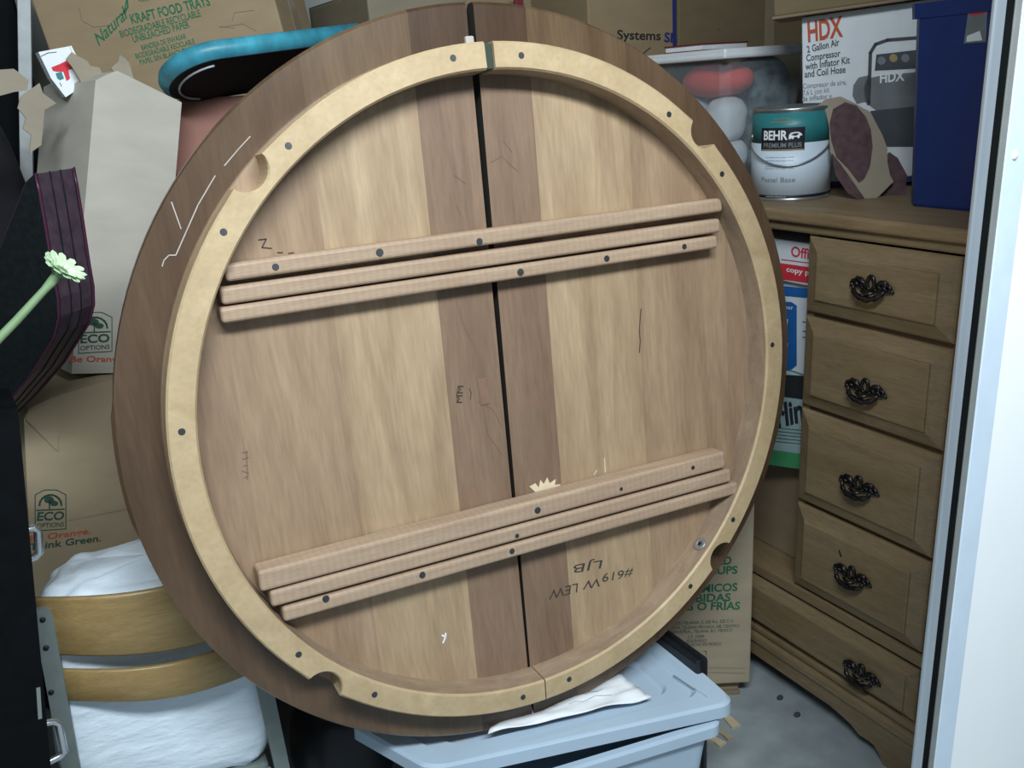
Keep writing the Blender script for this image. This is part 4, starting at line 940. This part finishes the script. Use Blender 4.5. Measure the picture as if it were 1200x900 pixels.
nl_ = (FL - FR).cross(BR - FR).normalized(); a_, b__ = on_plane(789, 791, FR, nl_) - org, on_plane(829, 817, FR, nl_) - org
tube('lid_groove', [a_ + Vector((0, 0, -.0008)), b__ + Vector((0, 0, -.0006))], .0011, 'grey_metal', tm, 5)
# drawing on the lid
def bil_sheet(name, corners, nx, ny, mat, amp, zoff):
    v = []; f = []; c0, c1, c2, c3 = corners
    for j in range(ny + 1):
        for i in range(nx + 1):
            s, t_ = i / nx, j / ny; p = (c0 * (1 - s) + c1 * s) * (1 - t_) + (c3 * (1 - s) + c2 * s) * t_
            p = p + Vector((0, 0, zoff + amp * (.6 + noise.noise(Vector((s * 5, t_ * 5, 3))))))
            v.append(p)
    for j in range(ny):
        for i in range(nx): a = j * (nx + 1) + i; f.append((a, a + 1, a + nx + 2, a + nx + 1))
    return v, f
def lid_pt(px, py): return on_plane(px, py, FR, (FL - FR).cross(BR - FR).normalized())
pcn = [lid_pt(572, 866), lid_pt(764, 822), lid_pt(715, 788), lid_pt(600, 822)]
v, f = bil_sheet('paper', pcn, 24, 14, 'paper', .010, .004)
pp_ = pcn[0]
sheet_o = thing('drawing_sheet', 'crumpled white sheet with a pen drawing on the grey tote lid', 'paper', pp_)
o = pydata('sheet', [Vector(q_) - pp_ for q_ in v], f, 'paper', sheet_o, True); sd = o.modifiers.new('thick', 'SOLIDIFY'); sd.thickness = .0006
def on_sheet(s, t_):
    c0, c1, c2, c3 = pcn; p = (c0 * (1 - s) + c1 * s) * (1 - t_) + (c3 * (1 - s) + c2 * s) * t_
    return p + Vector((0, 0, .0055 + .010 * (.6 + noise.noise(Vector((s * 5, t_ * 5, 3)))))) - pp_
strokes('pen_lines', [[(.55, .45), (.60, .50), (.64, .45), (.68, .55), (.72, .45), (.78, .5)], [(.5, .3), (.55, .35), (.6, .3), (.7, .38), (.8, .3)], [(.62, .62), (.68, .7), (.75, .62), (.8, .7)], [(.3, .3), (.36, .4), (.42, .33)]], .006, 'grey_ink', sheet_o, on_sheet)

# slim black case beside the tote
k0 = on_z(770, 741, .335); k1 = on_z(819, 777, .335); dk = (k1 - k0).normalized(); azk = math.degrees(math.atan2(dk.y, dk.x))
kf2 = Face(azk, Vector((k0.x, k0.y, 0))); kl = (k1 - k0).length
t = thing('slim_black_case', 'slim black case standing between the grey tote and the cups carton', 'case', kf2.M)
box('body', -.12, kl - .004, 0, .030, 0, .332, 'black_plastic', t, .006); box('edge_trim', -.122, kl - .002, .012, .018, .002, .335, 'black_leather', t, .002)
# added dark lump that stands for the shadow in the gap
tag(blob('gap_shade_lump', (.385, 1.52, .122), (.105, .10, .115), 'black_plastic', None, .7, .12, 7, 36, 24, 21), 'added dark lump standing for the shadow between the chair and the grey tote', 'bag')

# cups carton
c0_ = on_z(879, 800, .043); cuf = Face(-31, c0_); cuw = .42
cuf.rebase(-cuw, 0)
t = carton('cups_carton', 'brown cups carton with green Spanish lettering, standing behind the lower right of the table', cuf, cuw, .11, .60, 'cups_card')
pad = Face(-31, Vector((c0_.x, c0_.y, 0))); pad.rebase(-cuw, 0)
tp = thing('shadow_pad', 'added cardboard pad propping up the cups carton where its floor shadow lies', 'cardboard', pad.M)  # added support, dark in place of the shadow below the carton
for k in range(4): box('layer', .01 + .004 * k, cuw - .02 - .004 * (k % 2), .012 + .003 * k, .10, k * .0105, k * .0105 + .0098, 'dull_card', tp, .001, 1)
for s_, a, b_, hp_ in [('HOT OR COLD', (766, 663), (857, 661), 9), ('PAPER CUPS', (786, 674), (864, 672), 9), ('VASOS TÉRMICOS', (752, 697), (864, 692), 9), ('PARA BEBIDAS', (757, 707), (856, 704), 9), ('CALIENTES O FRÍAS', (742, 716), (867, 714), 9)]:
    print_px(cuf, s_, t, a, b_, hp_, 'green_ink', .025)
for s_, a, b_ in [('PRODUCTOS TIJUANA, S. DE R.L. DE C.V.', (768, 733), (860, 729)), ('CALLE CUETA TIJUANA PRIVADA 108, CENTRO', (768, 738), (866, 735)), ('PARQUE INDUSTRIAL, TIJUANA, B.C. MEXICO', (768, 743), (858, 740)), ('C.P. 22000', (806, 748), (825, 747)), ('HECHO EN MEXICO', (804, 753), (828, 752)), ('PRODUCTO HECHO EN MEXICO', (785, 758), (845, 756))]:
    print_px(cuf, s_, t, a, b_, 3.6, 'dark_green_ink', .0)
strokes_px(cuf, [[(824, 763), (828, 763), (827, 768)]], .0015, 'dark_green_ink', t)
strokes_px(cuf, [[(800, 782), (874, 783)], [(800, 787), (873, 789)]], .002, 'torn_card', t, 'crease')
# scraps and pebbles on the floor
def scrap(label, px, py, l, wdt, az, tilt, mat='tan_scrap'):
    p = on_z(px, py, .0); o = prism('cardboard_scrap', [(0, 0), (l * .5, .004), (l, -.003), (l * .96, wdt * .9), (l * .6, wdt * 1.1), (l * .3, wdt * .85), (.003, wdt)], 0, .006, mat)
    o.matrix_world = Matrix.Translation(p + Vector((0, 0, .006))) @ Matrix.Rotation(R(az), 4, 'Z') @ Matrix.Rotation(R(-90 + tilt), 4, 'X'); return tag(o, label, 'scrap')
scrap('curled tan cardboard strip on the floor under the cups carton corner', 868, 852, .15, .022, 82, 0)
scrap('pale cardboard strip on the floor touching the grey tote', 851, 872, .07, .02, 100, 0, 'raw_wood')
scrap('short brown cardboard strip on the floor between two other strips', 860, 866, .07, .016, 92, 0, 'cups_card')
for lab, p in (('dark pebble on the concrete floor nearer the cups carton', (914, 819)), ('dark pebble on the concrete floor nearer the dresser foot', (934, 839))):
    q_ = on_z(*p, 0); tag(blob('pebble', q_ + Vector((0, 0, .004)), (.008, .006, .005), 'pebble', None, .9, .2, 60, 14, 10, 3), lab, 'pebble')
